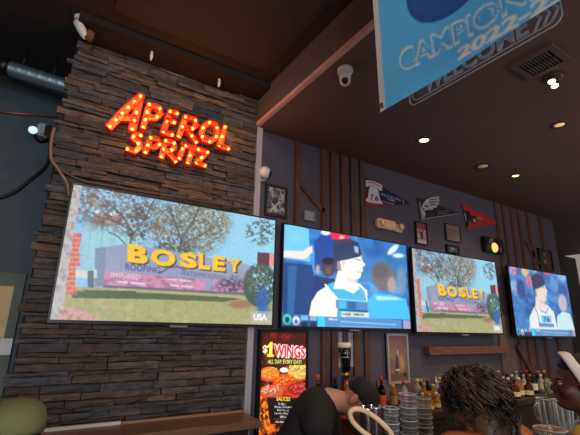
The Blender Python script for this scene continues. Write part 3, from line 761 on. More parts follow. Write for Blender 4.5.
# ================================================================== THINGS ON THE DARK WALL
def flat_art(name, quad_px, paint, label, cat, group=None, Y=None, nx=40, ny=40, thick=.012, back=(26,24,26), cw=160, chh=160, rect=True, m='print'):
    Y = Y or WALL-.016
    P = [Wp(x,y,Y) for x,y in quad_px]
    if rect:
        x0 = (P[0].x+P[3].x)/2; x1 = (P[1].x+P[2].x)/2; z1 = (P[0].z+P[1].z)/2; z0 = (P[2].z+P[3].z)/2
        P = [Vector((x0,Y,z1)),Vector((x1,Y,z1)),Vector((x1,Y,z0)),Vector((x0,Y,z0))]
    return P, Y
def framed(quad_px, paint, label, cat, group=None, fw=.018, fcol=None, part='print', Y=None):
    P, Y = flat_art('', quad_px, None, '', '', Y=Y)
    x0, x1, z1, z0 = P[0].x, P[1].x, P[0].z, P[2].z
    r = empty('picture_frame', ((x0+x1)/2, WALL-.002, z0)); tag(r, label, cat, group)
    Q, uv = quad_grid([(x0+fw,Y,z1-fw),(x1-fw,Y,z1-fw),(x1-fw,Y,z0+fw),(x0+fw,Y,z0+fw)], 44, 56)
    c = Canvas(140, 180, (120,110,110)); paint(c); c.finish()
    painted(part, c, Q, uv, attr_mat('print', 'print', .45), r)
    b = MB()
    for lo, hi in (((x0,Y-.01,z1-fw),(x1,Y+.006,z1)),((x0,Y-.01,z0),(x1,Y+.006,z0+fw)),((x0,Y-.01,z0+fw),(x0+fw,Y+.006,z1-fw)),((x1-fw,Y-.01,z0+fw),(x1,Y+.006,z1-fw))): b.box(lo, hi)
    b.build('frame', fcol or m_black, r)
    b = MB(); b.box((x0+.003,Y+.007,z0+.003),(x1-.003,WALL-.002,z1-.003)); b.build('backing', m_black, r)
    return r
def p_photo(c):
    c.a[:] = (92,88,100); n = c.noise(8,9,91,3)
    c.blend(np.clip((n-.5)*6,0,1)*.9, (190,186,194)); c.blend(np.clip((.42-n)*8,0,1)*.8, (44,40,50))
    c.ell(.5,.42,.16,.2,(60,52,58),.9,.3); c.ell(.5,.3,.09,.09,(150,120,110),1,.3); c.line([(.3,.55),(.7,.75)], .06, (40,40,60)); c.line([(.7,.5),(.25,.85)], .05, (210,206,210)); c.ell(.5,.85,.25,.1,(200,196,200),.7,.5)
framed([(265,183.5),(287,187.5),(287,219),(265,215)], p_photo, 'framed action photo hung under the white ball camera beside the corner trim', 'picture', fw=.022, fcol=mat('frame_brown', (44,32,34), .45))
def p_plaque(c):
    c.a[:] = (150,148,158); c.ell(.5,.5,.3,.3,(168,166,174),.6,.6)
    dashes(c, [(.2,.3),(.8,.3)], 6, (110,108,118), .06); dashes(c, [(.25,.5),(.75,.5)], 6, (110,108,118), .06); dashes(c, [(.2,.7),(.8,.7)], 6, (110,108,118), .06)
framed([(304,210),(315,212),(315,222),(304,220)], p_plaque, 'small pale grey plaque between the wooden uprights above the basketball television', 'plaque', fw=.006, fcol=mat('plaque_edge', (130,128,138), .4))
def p_red(c):
    c.a[:] = (176,160,172); n = c.noise(7,9,95,3)
    c.rect(.0,.0,1,.3,(150,50,66),.9); c.blend(np.clip((n-.5)*6,0,1)*.8, (126,36,56)); c.ell(.5,.55,.22,.28,(96,40,62),.9,.4); c.ell(.5,.35,.1,.09,(190,150,150),.9,.4); c.rect(0,.82,1,1,(206,196,206),.9); c.ell(.3,.65,.1,.2,(220,214,222),.8,.5)
framed([(415,221),(426.5,223.5),(427.5,246),(416,243.5)], p_red, 'small red and white framed print below the eagle pennant', 'picture', fw=.012)
def p_grey(c):
    c.a[:] = (124,112,106); c.text('TICKETS', [(.16,.3),(.84,.3),(.84,.42),(.16,.42)], (70,62,62), .0, .0)
    dashes(c, [(.15,.36),(.85,.36)], 6, (70,62,62), .08); c.line([(.08,.58),(.92,.58)], .03, (86,78,76)); dashes(c, [(.15,.75),(.85,.75)], 6, (92,84,82), .06)
framed([(445,222.5),(460,226.5),(460.5,243.5),(446,240)], p_grey, 'grey brown sign plate right of the red print', 'sign', fw=.01, fcol=mat('grey_frame', (58,52,52), .5))
def p_dim(c):
    c.a[:] = (66,64,78); c.ell(.5,.4,.3,.3,(150,160,190),.8,.6); c.ell(.35,.75,.2,.15,(120,120,150),.7,.5)
framed([(446.5,244),(459,247),(459,255),(446.5,252)], p_dim, 'small dim photo frame directly under the grey brown sign plate', 'picture', fw=.012)
def p_bw(c):
    c.a[:] = (36,30,30); c.ell(.5,.5,.3,.36,(70,60,62),.9,.4); c.line([(.42,.2),(.6,.4),(.4,.6),(.62,.85)], .08, (190,180,176)); c.ell(.62,.34,.1,.1,(160,140,134),.8,.5)
framed([(538.5,248),(552,251),(553,272),(539.5,269)], p_bw, 'dark framed print with pale squiggle at the far end above the last television', 'picture', fw=.014)
# framed poster over the bottles, pale sheet behind the tap handle
def p_post(c):
    c.a[:] = (128,104,92); n = c.noise(6,9,97,3)
    c.blend(np.clip((n-.45)*4,0,1)*.7, (160,136,110)); c.rect(.0,.0,1,.28,(122,104,112),.8); dashes(c, [(.15,.1),(.85,.12)], 6, (170,66,80), .09); dashes(c, [(.2,.2),(.8,.21)], 7, (150,90,100), .06)
    c.ell(.5,.42,.1,.14,(196,176,170),.8,.5); c.line([(.44,.5),(.42,.78)], .16, (92,66,80)); c.ell(.44,.66,.1,.12,(60,52,74),.9,.4); c.ell(.72,.62,.18,.2,(198,158,112),.8,.5); c.rect(.34,.74,.56,.78,(226,220,214),.9)
    c.rect(0,.84,1,1,(104,82,60),.7); c.ell(.85,.86,.1,.06,(40,34,40),.9,.4)
framed([(386,333.5),(407,333.5),(409.5,383.5),(388.5,383.5)], p_post, 'tall framed drinks poster over the bottles with silver frame', 'picture', fw=.022, fcol=mat('silver_frame', (176,170,172), .4, metal=.3), Y=WALL-.03)
P0 = Wp(338.5,332,WALL-.004); P1 = Wp(358,332,WALL-.004); P2 = Wp(348,367,WALL-.004)
c = Canvas(100,160,(164,160,182)); c.blend(np.clip((c.noise(5,8,99,3)-.5)*3,0,1)*.3, (136,132,156)); c.rect(.66,.84,1,1,(206,176,150),.8); c.rect(0,.84,.1,1,(206,176,150),.8); dashes(c,[(.15,.15),(.85,.15)],7,(120,116,140),.05); c.finish()
Q, uv = quad_grid([(P0.x,WALL-.004,P0.z),(P1.x,WALL-.004,P1.z),(P1.x,WALL-.004,P2.z),(P0.x,WALL-.004,P2.z)], 30, 40)
tag(painted('paper_sheet', c, Q, uv, attr_mat('print'), None, .003, (150,146,160), (0,1,0)), 'pale paper sheet pinned on the wall behind the black beer tap handle', 'paper')

# pennants
def pennant(name, tl, bl, tip, paint, label, Y=WALL-.014, tipw=.02):
    A, B_, T = Wp(*tl,Y), Wp(*bl,Y), Wp(*tip,Y)
    x0, x1 = min(A.x,B_.x), T.x; z1 = max(A.z,B_.z,T.z); z0 = min(A.z,B_.z,T.z)
    Q, _ = quad_grid([A, T+Vector((0,0,tipw/2)), T-Vector((0,0,tipw/2)), B_], 90, 50)
    uv = np.array([[((p.x-x0)/(x1-x0), (z1-p.z)/(z1-z0)) for p in row] for row in Q])
    for i, row in enumerate(Q):
        for j, p in enumerate(row): p.y -= .006*math.sin(j/90*2*PI)**2
    c = Canvas(300, 160, (30,30,60)); f = lambda px, py: ((Wp(px,py,Y).x-x0)/(x1-x0), (z1-Wp(px,py,Y).z)/(z1-z0))
    paint(c, f); c.finish()
    o = painted('pennant', c, Q, uv, attr_mat('felt', 'print', .9), None, .004, (24,22,30), (0,1,0))
    return tag(o, label, 'pennant', 'team pennants on the dark wall')
def k(f, o, s):  # crop pixels -> painting coordinates
    return lambda pts: [f(o[0]+x/s, o[1]+y/s) for x,y in pts]
def paint_bell(c, f):
    g = k(f, (360,175), 7.25)
    c.a[:] = (30,34,78)
    c.poly(g([(30,30),(60,36),(62,215),(20,205)]), (70,26,48)); c.poly(g([(40,160),(70,160),(110,205),(240,216),(240,232),(40,224)]), (170,34,52))
    w = (206,196,208)
    c.line(g([(160,190),(244,212)]), .02, w)
    c.text('PHILADELPHIA', g([(152,130),(294,176),(294,192),(152,146)]), (196,192,214), .01); c.text('76ERS', g([(198,166),(252,184),(252,198),(198,180)]), (196,192,214), .02)
    c.ell(*f(360+312/7.25,175+195/7.25), .012, .09, w, .9, .3)
pennant('p', (365.5,177.5), (365.5,206.5), (409,203), paint_bell, 'navy team pennant with white bell and 76 in red')
pen = [o for o in bpy.data.objects if o.name.startswith('pennant')][-1]
def eb(pts): return [Wp(360+x/7.25, 175+y/7.25, WALL-.026) for x,y in pts]
b = MB(); fwd = Vector((0,.005,0)); m_bw, m_br, m_bn = mat('bell_white', (212,204,214), .8), mat('bell_red', (168,36,56), .8), mat('bell_navy', (34,36,80), .8)
b.prism(eb([(42,36),(100,46),(160,72),(160,114),(138,110),(134,98),(112,90),(64,70),(64,84),(44,84)]), fwd, m_bw)
b.prism(eb([(76,72),(118,88),(134,116),(140,150),(150,184),(168,210),(120,206),(60,198),(42,184),(60,160),(64,110)]), fwd, m_bw)
for pts in ([(54,46),(100,56),(148,80),(148,86),(98,63),(54,53)],): b.prism([q-Vector((0,.001,0)) for q in eb(pts)], fwd, m_br)
for ch, x0, x1, y0, y1, m_ in (('7',76,100,142,182,m_br),('6',108,134,148,188,m_bn)):
    co, tr, _ = text_tris(ch, .03); b._new([Wp(360+(x0+(x1-x0)*x)/7.25, 175+(y1-(y1-y0)*y)/7.25, WALL-.0275) for x,y in co], [tuple(t) for t in tr], m_)
b.build('emblem', None, pen)
def paint_eagle(c, f):
    g = k(f, (410,190), 5.8)
    c.a[:] = (36,34,42); gr = (150,146,152)
    c.line(g([(44,40),(100,66)]), .03, (90,88,94)); c.line(g([(64,170),(285,138)]), .035, gr); c.line(g([(100,62),(285,138)]), .03, (92,90,98)); c.line(g([(56,70),(70,170)]), .03, gr)
    c.text('EAGLES', g([(162,122),(222,118),(222,138),(160,146)]), (130,128,136), .0)
pennant('p', (417,196.5), (421,220.5), (459,213.5), paint_eagle, 'charcoal team pennant with grey eagle head', tipw=.03)
EP = WALL-.026
def ep(pts): return [Wp(410+x/5.8, 190+y/5.8, EP) for x,y in pts]
pen = [o for o in bpy.data.objects if o.name.startswith('pennant')][-1]
m_eg, m_ed, m_el = mat('emblem_grey', (176,172,178), .8), mat('emblem_dark', (40,42,48), .8), mat('emblem_light', (206,204,208), .8)
b = MB(); fwd = Vector((0,.004,0))
b.prism(ep([(66,112),(74,84),(90,60),(116,44),(150,38),(172,40),(165,54),(174,60),(163,70),(170,80),(154,88),(158,100),(138,104),(128,116),(104,112),(92,120),(84,112),(84,128),(92,140),(80,166),(72,138)]), fwd*2, m_eg)
for pts in ([(112,56),(158,48),(160,53),(114,62)],[(112,70),(158,64),(160,69),(114,76)],[(116,84),(150,80),(150,85),(118,90)],[(84,88),(108,92),(104,100),(86,98)],[(74,104),(84,108),(80,116),(72,114)]): b.prism([q-Vector((0,.001,0)) for q in ep(pts)], fwd, m_ed)
b.prism([q-Vector((0,.001,0)) for q in ep([(88,70),(100,56),(108,54),(98,74)])], fwd, m_el)
b.build('emblem', None, pen)
def paint_fly(c, f):
    g = k(f, (410,190), 5.8)
    c.a[:] = (176,44,36)
    c.line(g([(308,84),(500,184)]), .03, (120,30,30)); c.poly(g([(312,118),(344,124),(352,150),(380,150),(384,188),(360,196),(344,170),(340,210),(318,212)]), (30,24,28))
    c.ell(*f(410+370/5.8,190+176/5.8), .08, .16, (32,26,30), 1, .2); c.ell(*f(410+371/5.8,190+178/5.8), .045, .09, (190,180,172), 1, .2); c.ell(*f(410+371/5.8,190+178/5.8), .022, .045, (150,50,36), 1, .3)
    c.poly(g([(384,152),(420,158),(418,170),(386,166)]), (150,110,100)); c.line(g([(318,136),(326,180)]), .02, (190,180,172)); c.text('FLYERS', g([(398,176),(450,190),(450,202),(398,194)]), (110,28,28), .0)
pennant('p', (462,203.5), (467.5,228.5), (498,222.5), paint_fly, 'orange red team pennant with black winged emblem', tipw=.03)

# brass coloured emergency light
Y = WALL-.002; A = Wp(378,219,Y-.05); B_ = Wp(404,231,Y-.05)
r = empty('emergency_light', ((A.x+B_.x)/2, Y, B_.z)); tag(r, 'tan twin lamp emergency light fixture under the bell pennant', 'wall light')
m_tan = mat('tan_plastic', (226,190,156), .5)
mz = (A.z+B_.z)/2
b = MB(); b.bevbox((A.x,Y-.05,mz-.045),(B_.x-.10,Y,mz+.05), .012); b.bevbox((B_.x-.10,Y-.042,mz-.05),(B_.x,Y,mz+.03), .01); b.build('housing', m_tan, r)
for xx in (A.x+.05, B_.x-.05):
    b = MB(); b.lathe([(.0,0),(.022,0),(.03,.02),(.03,.028),(.001,.03)], X=Matrix.Translation((xx,Y-.05,mz)) @ Matrix.Rotation(PI/2,4,'X')); b.build('lamp_head', mat('lamp_lens', (236,196,150), .3), r)
# square dark lamp with a round glowing lens
A = Wp(482,236,WALL-.03); B_ = Wp(503,255,WALL-.03)
cx, cz = (A.x+B_.x)/2, (A.z+B_.z)/2
r = empty('wall_lamp', (cx, WALL, B_.z)); tag(r, 'dark square wall lamp with round glowing yellow lens under the orange pennant', 'wall light')
b = MB(); b.bevbox((A.x,WALL-.06,B_.z),(B_.x,WALL-.001,A.z), .012); b.build('housing', mat('lamp_black', (22,18,18), .5), r)
q = Wp(495,247.5,WALL-.07); b = MB(); b.ell((q.x,WALL-.066,q.z), (.055,.03,.06), sub=3); b.build('lens', mat('warm_lens', (255,214,150), .3, emit=(255,196,120), estr=1.0), r)
b = MB(); q2 = Wp(491,240,WALL-.07)
for dx, dz, rr in ((0,0,.03),(.03,.01,.022),(-.03,-.03,.02)): b.ell((q2.x+dx,WALL-.066,q2.z+dz), (rr,.02,rr), sub=2)
q3 = Wp(501,250,WALL-.07); b.ell((q3.x,WALL-.064,q3.z), (.015,.012,.035), sub=2)
b.build('reflector', mat('dim_reflector', (120,92,66), .4), r)

# white ball camera by the corner trim
q = Wp(264,173,WALL-.05)
r = empty('security_camera', (q.x,WALL,q.z)); tag(r, 'white ball security camera on the dark wall above the action photo', 'camera')
b = MB(); b.lathe([(.058,0),(.058,.018),(.045,.026)], X=Matrix.Translation((q.x,WALL-.001,q.z)) @ Matrix.Rotation(PI/2,4,'X')); b.build('mount', m_white, r)
b = MB(); b.ell((q.x,WALL-.06,q.z), .052, sub=3); b.build('ball', m_white, r)
b = MB(); dr = Vector((.75,-.55,-.25)).normalized(); b.lathe([(.03,0),(.03,.006),(.001,.007)], X=Matrix.Translation(Vector((q.x,WALL-.06,q.z))+dr*.046) @ dr.to_track_quat('Z','Y').to_matrix().to_4x4()); b.build('lens', m_black, r)

# camera on the ceiling above the stone
dcam = 2.62
while at(79,21,dcam).z > HIGH-.03: dcam -= .01
q = at(80,24,dcam)
r = empty('security_camera', (q.x,q.y,HIGH)); tag(r, 'white bullet security camera on the high ceiling above the stone wall', 'camera')
c0 = at(79,25,dcam); c1 = at(84.5,35,dcam); c2 = at(90.5,35,dcam)
b = MB(); b.lathe([(.036,0),(.036,-.014),(.022,-.024)], X=Matrix.Translation((c0.x,c0.y,HIGH-.001))); b.tube([(c0.x,c0.y,HIGH-.03),c0], .018); b.build('mount', m_white, r)
b = MB(); dd = (c1-c0).normalized(); b.tube([c0-dd*.03,c0-dd*.02,c0+dd*.04,c1,c1+dd*.02], [.016,.027,.028,.024,.018], n=16); b.build('body', m_white, r)
b = MB(); b.bevbox((c1.x+.005,c1.y-.03,c1.z-.03),(c2.x+.02,c1.y+.02,c1.z+.035), .01); b.build('junction_box', mat('copper_brown', (120,68,50), .5), r)
b = MB(); b.ell(c0-dd*.03+Vector((.0,-.01,0)), .016, sub=2); b.build('lens', mat('pink_lens', (190,120,110), .3), r)
# spotlight camera on the recess wall
q = Wp(38,131,3.34)
r = empty('spotlight_camera', (q.x,3.399,q.z)); tag(r, 'white spotlight camera with one lit round lamp on the dark left recess wall', 'camera')
b = MB(); b.lathe([(.05,0),(.05,.02),(.03,.03)], X=Matrix.Translation((q.x+.03,3.399,q.z-.02)) @ Matrix.Rotation(PI/2,4,'X')); b.tube([(q.x+.03,3.37,q.z-.02),(q.x+.03,3.33,q.z)], .016); b.build('mount', m_black, r)
a0, a1 = Wp(34,129,3.3), Wp(47,131,3.3)
b = MB(); b.bevbox((a0.x+.02,3.25,a0.z-.055),(a1.x+.02,3.32,a0.z+.045), .012); b.build('body', mat('camera_grey', (150,156,160), .5), r)
b = MB(); b.bevbox((a1.x-.02,3.245,a1.z-.06),(a1.x+.04,3.26,a1.z+.03), .006); b.build('lens', m_black, r)
b = MB(); q4 = Wp(33,130,3.25); b.ell((q4.x,3.25,q4.z), (.03,.022,.03), sub=3); b.build('lamp', mat('cool_lamp', (220,240,250), .3, emit=(214,240,255), estr=.8), r)
# duct
A, B_ = Wp(10,68.5,3.10), Wp(66,86,3.02)
r = empty('ventilation_duct', tuple((A+B_)/2)); tag(r, 'shiny round metal duct running behind the stone wall', 'duct')
b = MB(); B2 = B_ + (B_-A)*.25; n = 14; path = []; rs = []
for i in range(n*3+1):
    t = i/(n*3); path.append(A.lerp(B2, t)); rs.append(.052 + (.002 if i % 6 == 0 else 0))
b.tube(path, rs, n=20); b.build('pipe', mat('duct_metal', (150,176,188), .42, metal=.9), r)
d = (A-B_).normalized(); b = MB(); b.tube([A+d*.0, A+d*.03, A+d*.10, A+d*.16], [.062,.066,.060,.045], n=20); b.build('end_collar', m_black, r)
for t in (.2, .75):
    p = A.lerp(B_, t); b = MB(); b.tube([(p.x,p.y,p.z+.05),(p.x,p.y,HIGH)], .005, n=6); b.build('hanger', m_black, r)
# thin conduit on the recess wall
A, B_ = Wp(-20,109.5,3.385), Wp(58,117,3.385)
b = MB(); b.tube([A, (A+B_)/2+Vector((0,0,-.004)), B_], .008, n=8); tag(b.build('conduit', mat('copper_pipe', (150,96,76), .35, metal=.5)), 'thin copper coloured conduit along the dark recess wall', 'pipe')
# loose cables
def cable(pts, r_, m, label):
    pts = [Vector(p) for p in pts]; out = []
    for i in range(len(pts)-1):
        p0, p1, p2, p3 = pts[max(i-1,0)], pts[i], pts[i+1], pts[min(i+2,len(pts)-1)]
        for t in np.linspace(0,1,6)[:-1]:
            out.append(.5*((2*p1)+(p2-p0)*t+(2*p0-5*p1+4*p2-p3)*t*t+(3*p1-p0-3*p2+p3)*t**3))
    out.append(pts[-1]); b = MB(); b.tube(out, r_, n=8); return tag(b.build('cable', m), label, 'cable')
m_cable = mat('cable_brown', (128,100,86), .6)
cable([Wp(54,128,2.635)]+[Wp(x,y,2.625) for x,y in ((51,142),(51,158),(55,165),(60,172),(67,184),(69,196))], .009, m_cable, 'pale brown cable looping down the left edge of the stone wall')
cable([Wp(x,y,2.625) for x,y in ((56,166),(66,173),(84,181),(110,186),(150,193),(200,201),(240,208))], .006, mat('cable_dark', (84,70,64), .6), 'thin cable trailing along the stone above the BOSLEY television')
cable([Wp(50,134,3.36),Wp(50,152,3.38),Wp(46,166,3.385),Wp(30,180,3.385),Wp(6,196,3.385),Wp(-60,214,3.385),Wp(-120,300,3.385)], .012, m_black, 'black cable drooping from the spotlight camera on the recess wall')
# small white hooks on the crown above the stone
for i, (px, py) in enumerate(((151,57),(218.5,84))):
    q = Wp(px,py,2.445); b = MB(); b.tube([(q.x,2.449,q.z+.04),(q.x,2.435,q.z+.035),(q.x,2.432,q.z),(q.x,2.438,q.z-.03)], [.006,.007,.011,.005], n=8)
    tag(b.build('hook', m_white), ('small white hook on the dark crown nearer the bullet camera','small white hook on the dark crown nearer the pink edged step')[i], 'hook', 'white hooks over the stone')

# ================================================================== CEILING FIXTURES
q = Cp(345,69,CEIL)
r = empty('security_camera', (q.x,q.y,CEIL)); tag(r, 'white dome camera hanging under the low ceiling beside the pink edge strip', 'camera')
X = Matrix.Translation((q.x,q.y,CEIL-.001))
b = MB(); b.lathe([(.05,0),(.05,-.022),(.042,-.03)], X=X); b.build('mount', m_white, r)
b = MB(); b.tube([(q.x,q.y,CEIL-.03),(q.x+.006,q.y+.01,CEIL-.075)], [.04,.036], n=20); b.ell((q.x+.008,q.y+.012,CEIL-.078), .035, sub=3); b.build('ball', m_white, r)
b = MB(); b.lathe([(.02,0),(.02,.008),(.001,.009)], X=Matrix.Translation((q.x-.012,q.y-.012,CEIL-.096)) @ Vector((-.5,-.5,-.8)).to_track_quat('Z','Y').to_matrix().to_4x4()); b.build('lens', m_black, r)
def downlight(px, py, label, lit=8, R=.055, power=12, tilt=(0,0)):
    q = Cp(px,py,CEIL); r = empty('downlight', (q.x,q.y,CEIL)); tag(r, label, 'ceiling light', 'recessed ceiling lights')
    X = Matrix.Translation((q.x,q.y,CEIL-.0005))
    b = MB(); b.lathe([(R*.72,-.0005),(R*.74,-.007),(R*1.1,-.006),(R*1.15,0)], X=X, caps=False); b.build('trim_ring', mat('ring_brown', (64,50,44), .5), r)
    b = MB(); b.lathe([(R*.66,-.001),(R*.66,-.004),(R*.3,-.010),(.001,-.012)], X=X); b.build('bulb', mat('down_bulb%g' % lit, (255,220,170), .4, emit=(255,206,140), estr=lit), r)
    if power:
        ld = bpy.data.lights.new('downlight_beam','SPOT'); ld.energy = power; ld.color = (1,.72,.45); ld.spot_size = math.radians(115); ld.spot_blend = .8; ld.shadow_soft_size = .05
        lo = bpy.data.objects.new('downlight_beam', ld); COL.objects.link(lo); lo.location = (0,0,-.03); lo.parent = r
    return r
downlight(424,140,'brightest recessed ceiling light, over the bell pennant', 5, .06, 10)
downlight(515.5,175.5,'small recessed ceiling light beyond the orange pennant near the far planks', 3, .05, 12)
downlight(559.5,124.5,'dim recessed ceiling light between the vent and the far planks', .5, .055, 4)
downlight(483,166,'unlit recessed ceiling light ring above the orange pennant', .03, .075, 0)
# track head beside the vent
q = Cp(553,77,CEIL); r = empty('spot_lamp', (q.x,q.y,CEIL)); tag(r, 'lit twin bulb ceiling spot beside the square vent', 'ceiling light')
b = MB(); b.lathe([(.06,0),(.06,-.012),(.04,-.02)], X=Matrix.Translation((q.x,q.y,CEIL-.0005))); b.build('base', mat('ring_brown'), r)
for dx, dy in ((-.03,.0),(.035,.012)):
    b = MB(); b.tube([(q.x+dx,q.y+dy,CEIL-.018),(q.x+dx,q.y+dy,CEIL-.04)], [.02,.026], n=14); b.build('lamp_head', mat('spot_dark', (40,30,26), .5), r)
    b = MB(); b.ell((q.x+dx,q.y+dy,CEIL-.046), (.022,.022,.014), sub=2); b.build('bulb', mat('spot_bulb', (255,226,170), .4, emit=(255,214,140), estr=6), r)
# vent
V = [Cp(x,y,CEIL) for x,y in ((512,60),(539,44.5),(567,61),(542,80))]
ctr = sum(V, Vector())/4; r = empty('ceiling_vent', (ctr.x,ctr.y,CEIL)); tag(r, 'square brown ceiling vent grille next to the twin bulb spot', 'vent')
ax = ((V[1]-V[0])+(V[2]-V[3])); half = ((V[1]-V[0]).length+(V[2]-V[1]).length+(V[3]-V[2]).length+(V[0]-V[3]).length)/8
ang = 0.0
X = Matrix.Translation((ctr.x,ctr.y,CEIL-.001)) @ Matrix.Rotation(ang,4,'Z')
b = MB(); f = .035
for lo, hi in (((-half,-half,-.014),(half,-half+f,0)),((-half,half-f,-.014),(half,half,0)),((-half,-half+f,-.014),(-half+f,half-f,0)),((half-f,-half+f,-.014),(half,half-f,0))): b.box(lo, hi, X=X)
b.build('frame', mat('vent_frame', (92,74,68), .6), r)
b = MB(); b.box((-half+f,-half+f,-.002),(half-f,half-f,0), X=X); b.build('backing', mat('vent_dark', (18,14,13), .8), r)
b = MB()
for i in range(9):
    y = -half+f+.012+i*(2*half-2*f-.02)/9
    b.box((-half+f,-.001,-.006),(half-f,.001,.006), X=X @ Matrix.Translation((0,y+.008,-.008)) @ Matrix.Rotation(math.radians(40),4,'X'))
b.box((-.004,-half+f,-.013),(.004,half-f,-.003), X=X)
b.build('louvres', mat('vent_slat', (52,42,39), .6), r)

# ================================================================== FLAG AND WELCOME SIGN
FX = .84
A = on(380,112.5,0,FX); zbot = A.z; yfar = A.y
cW, cH = 1.5, 1.0
def fy(px, py): p = on(px,py,0,FX); return ((yfar-p.y)/cW, (p.z-(zbot+cH))/-cH)
c = Canvas(900, 600, (92,188,248)); n = c.noise(4,5,111,3)
g = lambda pts: [fy(380+x/2.9, y/2.9) for x,y in pts]
c.blend(np.clip((n-.5)*2,0,1)*.25, (124,208,252))
e0, e1 = g([(175,-60)])[0], None
u0, v0 = fy(443,-6)
pa, pb, pc = [on(x,y,0,FX) for x,y in ((408,-1),(471,-1),(441,19.5))]
A2 = np.array([[2*(pb.y-pa.y),2*(pb.z-pa.z)],[2*(pc.y-pa.y),2*(pc.z-pa.z)]]); B2v = np.array([pb.y**2+pb.z**2-pa.y**2-pa.z**2, pc.y**2+pc.z**2-pa.y**2-pa.z**2])
yc, zc = np.linalg.solve(A2, B2v); rad = math.hypot(pa.y-yc, pa.z-zc)
c.ell((yfar-yc)/cW, (zbot+cH-zc)/cH, rad/cW, rad/cH, (38,84,164), 1, .02); c.ell((yfar-yc)/cW, (zbot+cH-zc)/cH, rad*.9/cW, rad*.9/cH, (44,96,176), .6, .05)
q = g([(58,150),(410,-30),(410,36),(62,212)])
qc = g([(58,148),(398,-24),(404,34),(64,210)])
c.text('CAMPIONI', g([(54,146),(454,-66),(464,2),(62,214)]), (206,228,240), .045); c.text('CAMPIONI', g([(59,154),(452,-58),(458,-8),(66,204)]), (84,178,238), .004)
c.text('2022-23', g([(224,140),(560,-52),(560,0),(222,176)]), (236,232,222), .045)
c.rect(0,0,.016,1,(206,206,208)); c.finish(1)
P = []; nx, ny = 330, 220
for j in range(ny+1):
    row = []
    for i in range(nx+1):
        u, v = i/nx, j/ny
        x = FX + .007*math.sin(u*9+1.0)*(.25+.75*v) + .003*math.sin(u*21+v*4)*v - .003
        row.append(Vector((x, yfar+.03*(1-v)*(1-u)-u*cW, zbot+cH*(1-v) - .0*u)))
    P.append(row)
uu, vv = np.meshgrid(np.linspace(0,1,nx+1), np.linspace(0,1,ny+1))
r = empty('flag', (FX, yfar-cW/2, zbot)); tag(r, 'sky blue banner flag lettered CAMPIONI 2022-23 hanging from the ceiling', 'flag')
painted('cloth', c, P, np.stack([uu,vv],-1), attr_mat('flag_cloth','print',.7,translucent=.5), r)
b = MB(); b.tube([(FX,yfar+.03,zbot+cH+.004),(FX,yfar-cW-.03,zbot+cH+.004)], .012, n=10); b.build('pole', m_dkwood, r)
for yy in (yfar-.1, yfar-cW+.1):
    b = MB(); b.tube([(FX,yy,zbot+cH+.015),(FX,yy,HIGH)], .003, n=6); b.build('cord', m_white, r)
b = MB(); b.lathe([(.004,0),(.009,0),(.009,.004),(.004,.004)], n=12, X=Matrix.Translation((P[ny][2].x-.004,yfar-.012,zbot+.02)) @ Matrix.Rotation(PI/2,4,'Y'), caps=False); b.build('grommet', m_brass, r)
# WELCOME outline sign hanging just behind the flag
GX = FX+.10
r0 = on(410,106,0,GX); r1 = on(560,7,0,GX)
zlo = min(r0.z, r1.z)
m_out = mat('sign_grey', (190,172,166), .5)
def gp(px, py, base=GX): return on(px,py,0,base)
sg = empty('welcome_sign', (GX, r0.y-.2, r0.z)); tag(sg, 'grey outlined WELCOME sign with chevrons hanging behind the blue flag', 'sign')
z0 = gp(432,95).z; y0 = gp(410,106).y; y1 = gp(562,12).y; hh = .115
def rrect(y0, y1, z0, z1, rad):
    out = []
    for cy, cz, a0 in ((y0-rad,z0+rad,-90),(y0-rad,z1-rad,0),(y1+rad,z1-rad,90),(y1+rad,z0+rad,180)):
        for t in np.linspace(0,90,6):
            a = math.radians(a0+t); out.append((cy+rad*math.cos(a), cz+rad*math.sin(a)))
    return out
for off in (0, .012):
    b = MB(); b.tube([(GX,y,z) for y,z in rrect(y0-off,y1+off,z0+off,z0+hh-off,.025)], .0022, n=6, closed=True); b.build('outline', m_out, sg)
co, tr, dim = text_tris('WELCOME', .02)
ya, yb = gp(424,84).y, gp(529,31).y; za = gp(432,90.5).z; zb3 = za+.055
vs = [(GX-.001, ya+(yb-ya)*x, za+(zb3-za)*z) for x,z in co]
b = MB(); b._new([Vector(v) for v in vs], [tuple(t) for t in tr]); o = b.build('lettering', m_out, sg)
md = o.modifiers.new('t','SOLIDIFY'); md.thickness = .004
for kx in range(3):
    yy = yb-.012-kx*.02; b = MB(); b.tube([(GX,yy,zb3),(GX,yy-.018,(za+zb3)/2),(GX,yy,za)], .004, n=6); b.build('chevron', m_out, sg)
m_acr = bpy.data.materials.new('clear_acrylic'); m_acr.use_nodes = True
nt = m_acr.node_tree; tb = nt.nodes.new('ShaderNodeBsdfTransparent'); gb = nt.nodes.new('ShaderNodeBsdfGlossy'); gb.inputs['Roughness'].default_value = .1; mx = nt.nodes.new('ShaderNodeMixShader'); mx.inputs['Fac'].default_value = .03
nt.links.new(tb.outputs['BSDF'], mx.inputs[1]); nt.links.new(gb.outputs['BSDF'], mx.inputs[2]); nt.links.new(mx.outputs['Shader'], nt.nodes['Material Output'].inputs['Surface'])
b = MB(); b.box((GX+.003,y1,z0),(GX+.006,y0,z0+hh)); b.build('clear_panel', m_acr, sg)
for yy in (y0-.05, y1+.05):
    b = MB(); b.tube([(GX+.004,yy,z0+hh),(GX+.004,yy,HIGH)], .0015, n=6); b.build('wire', m_out, sg)
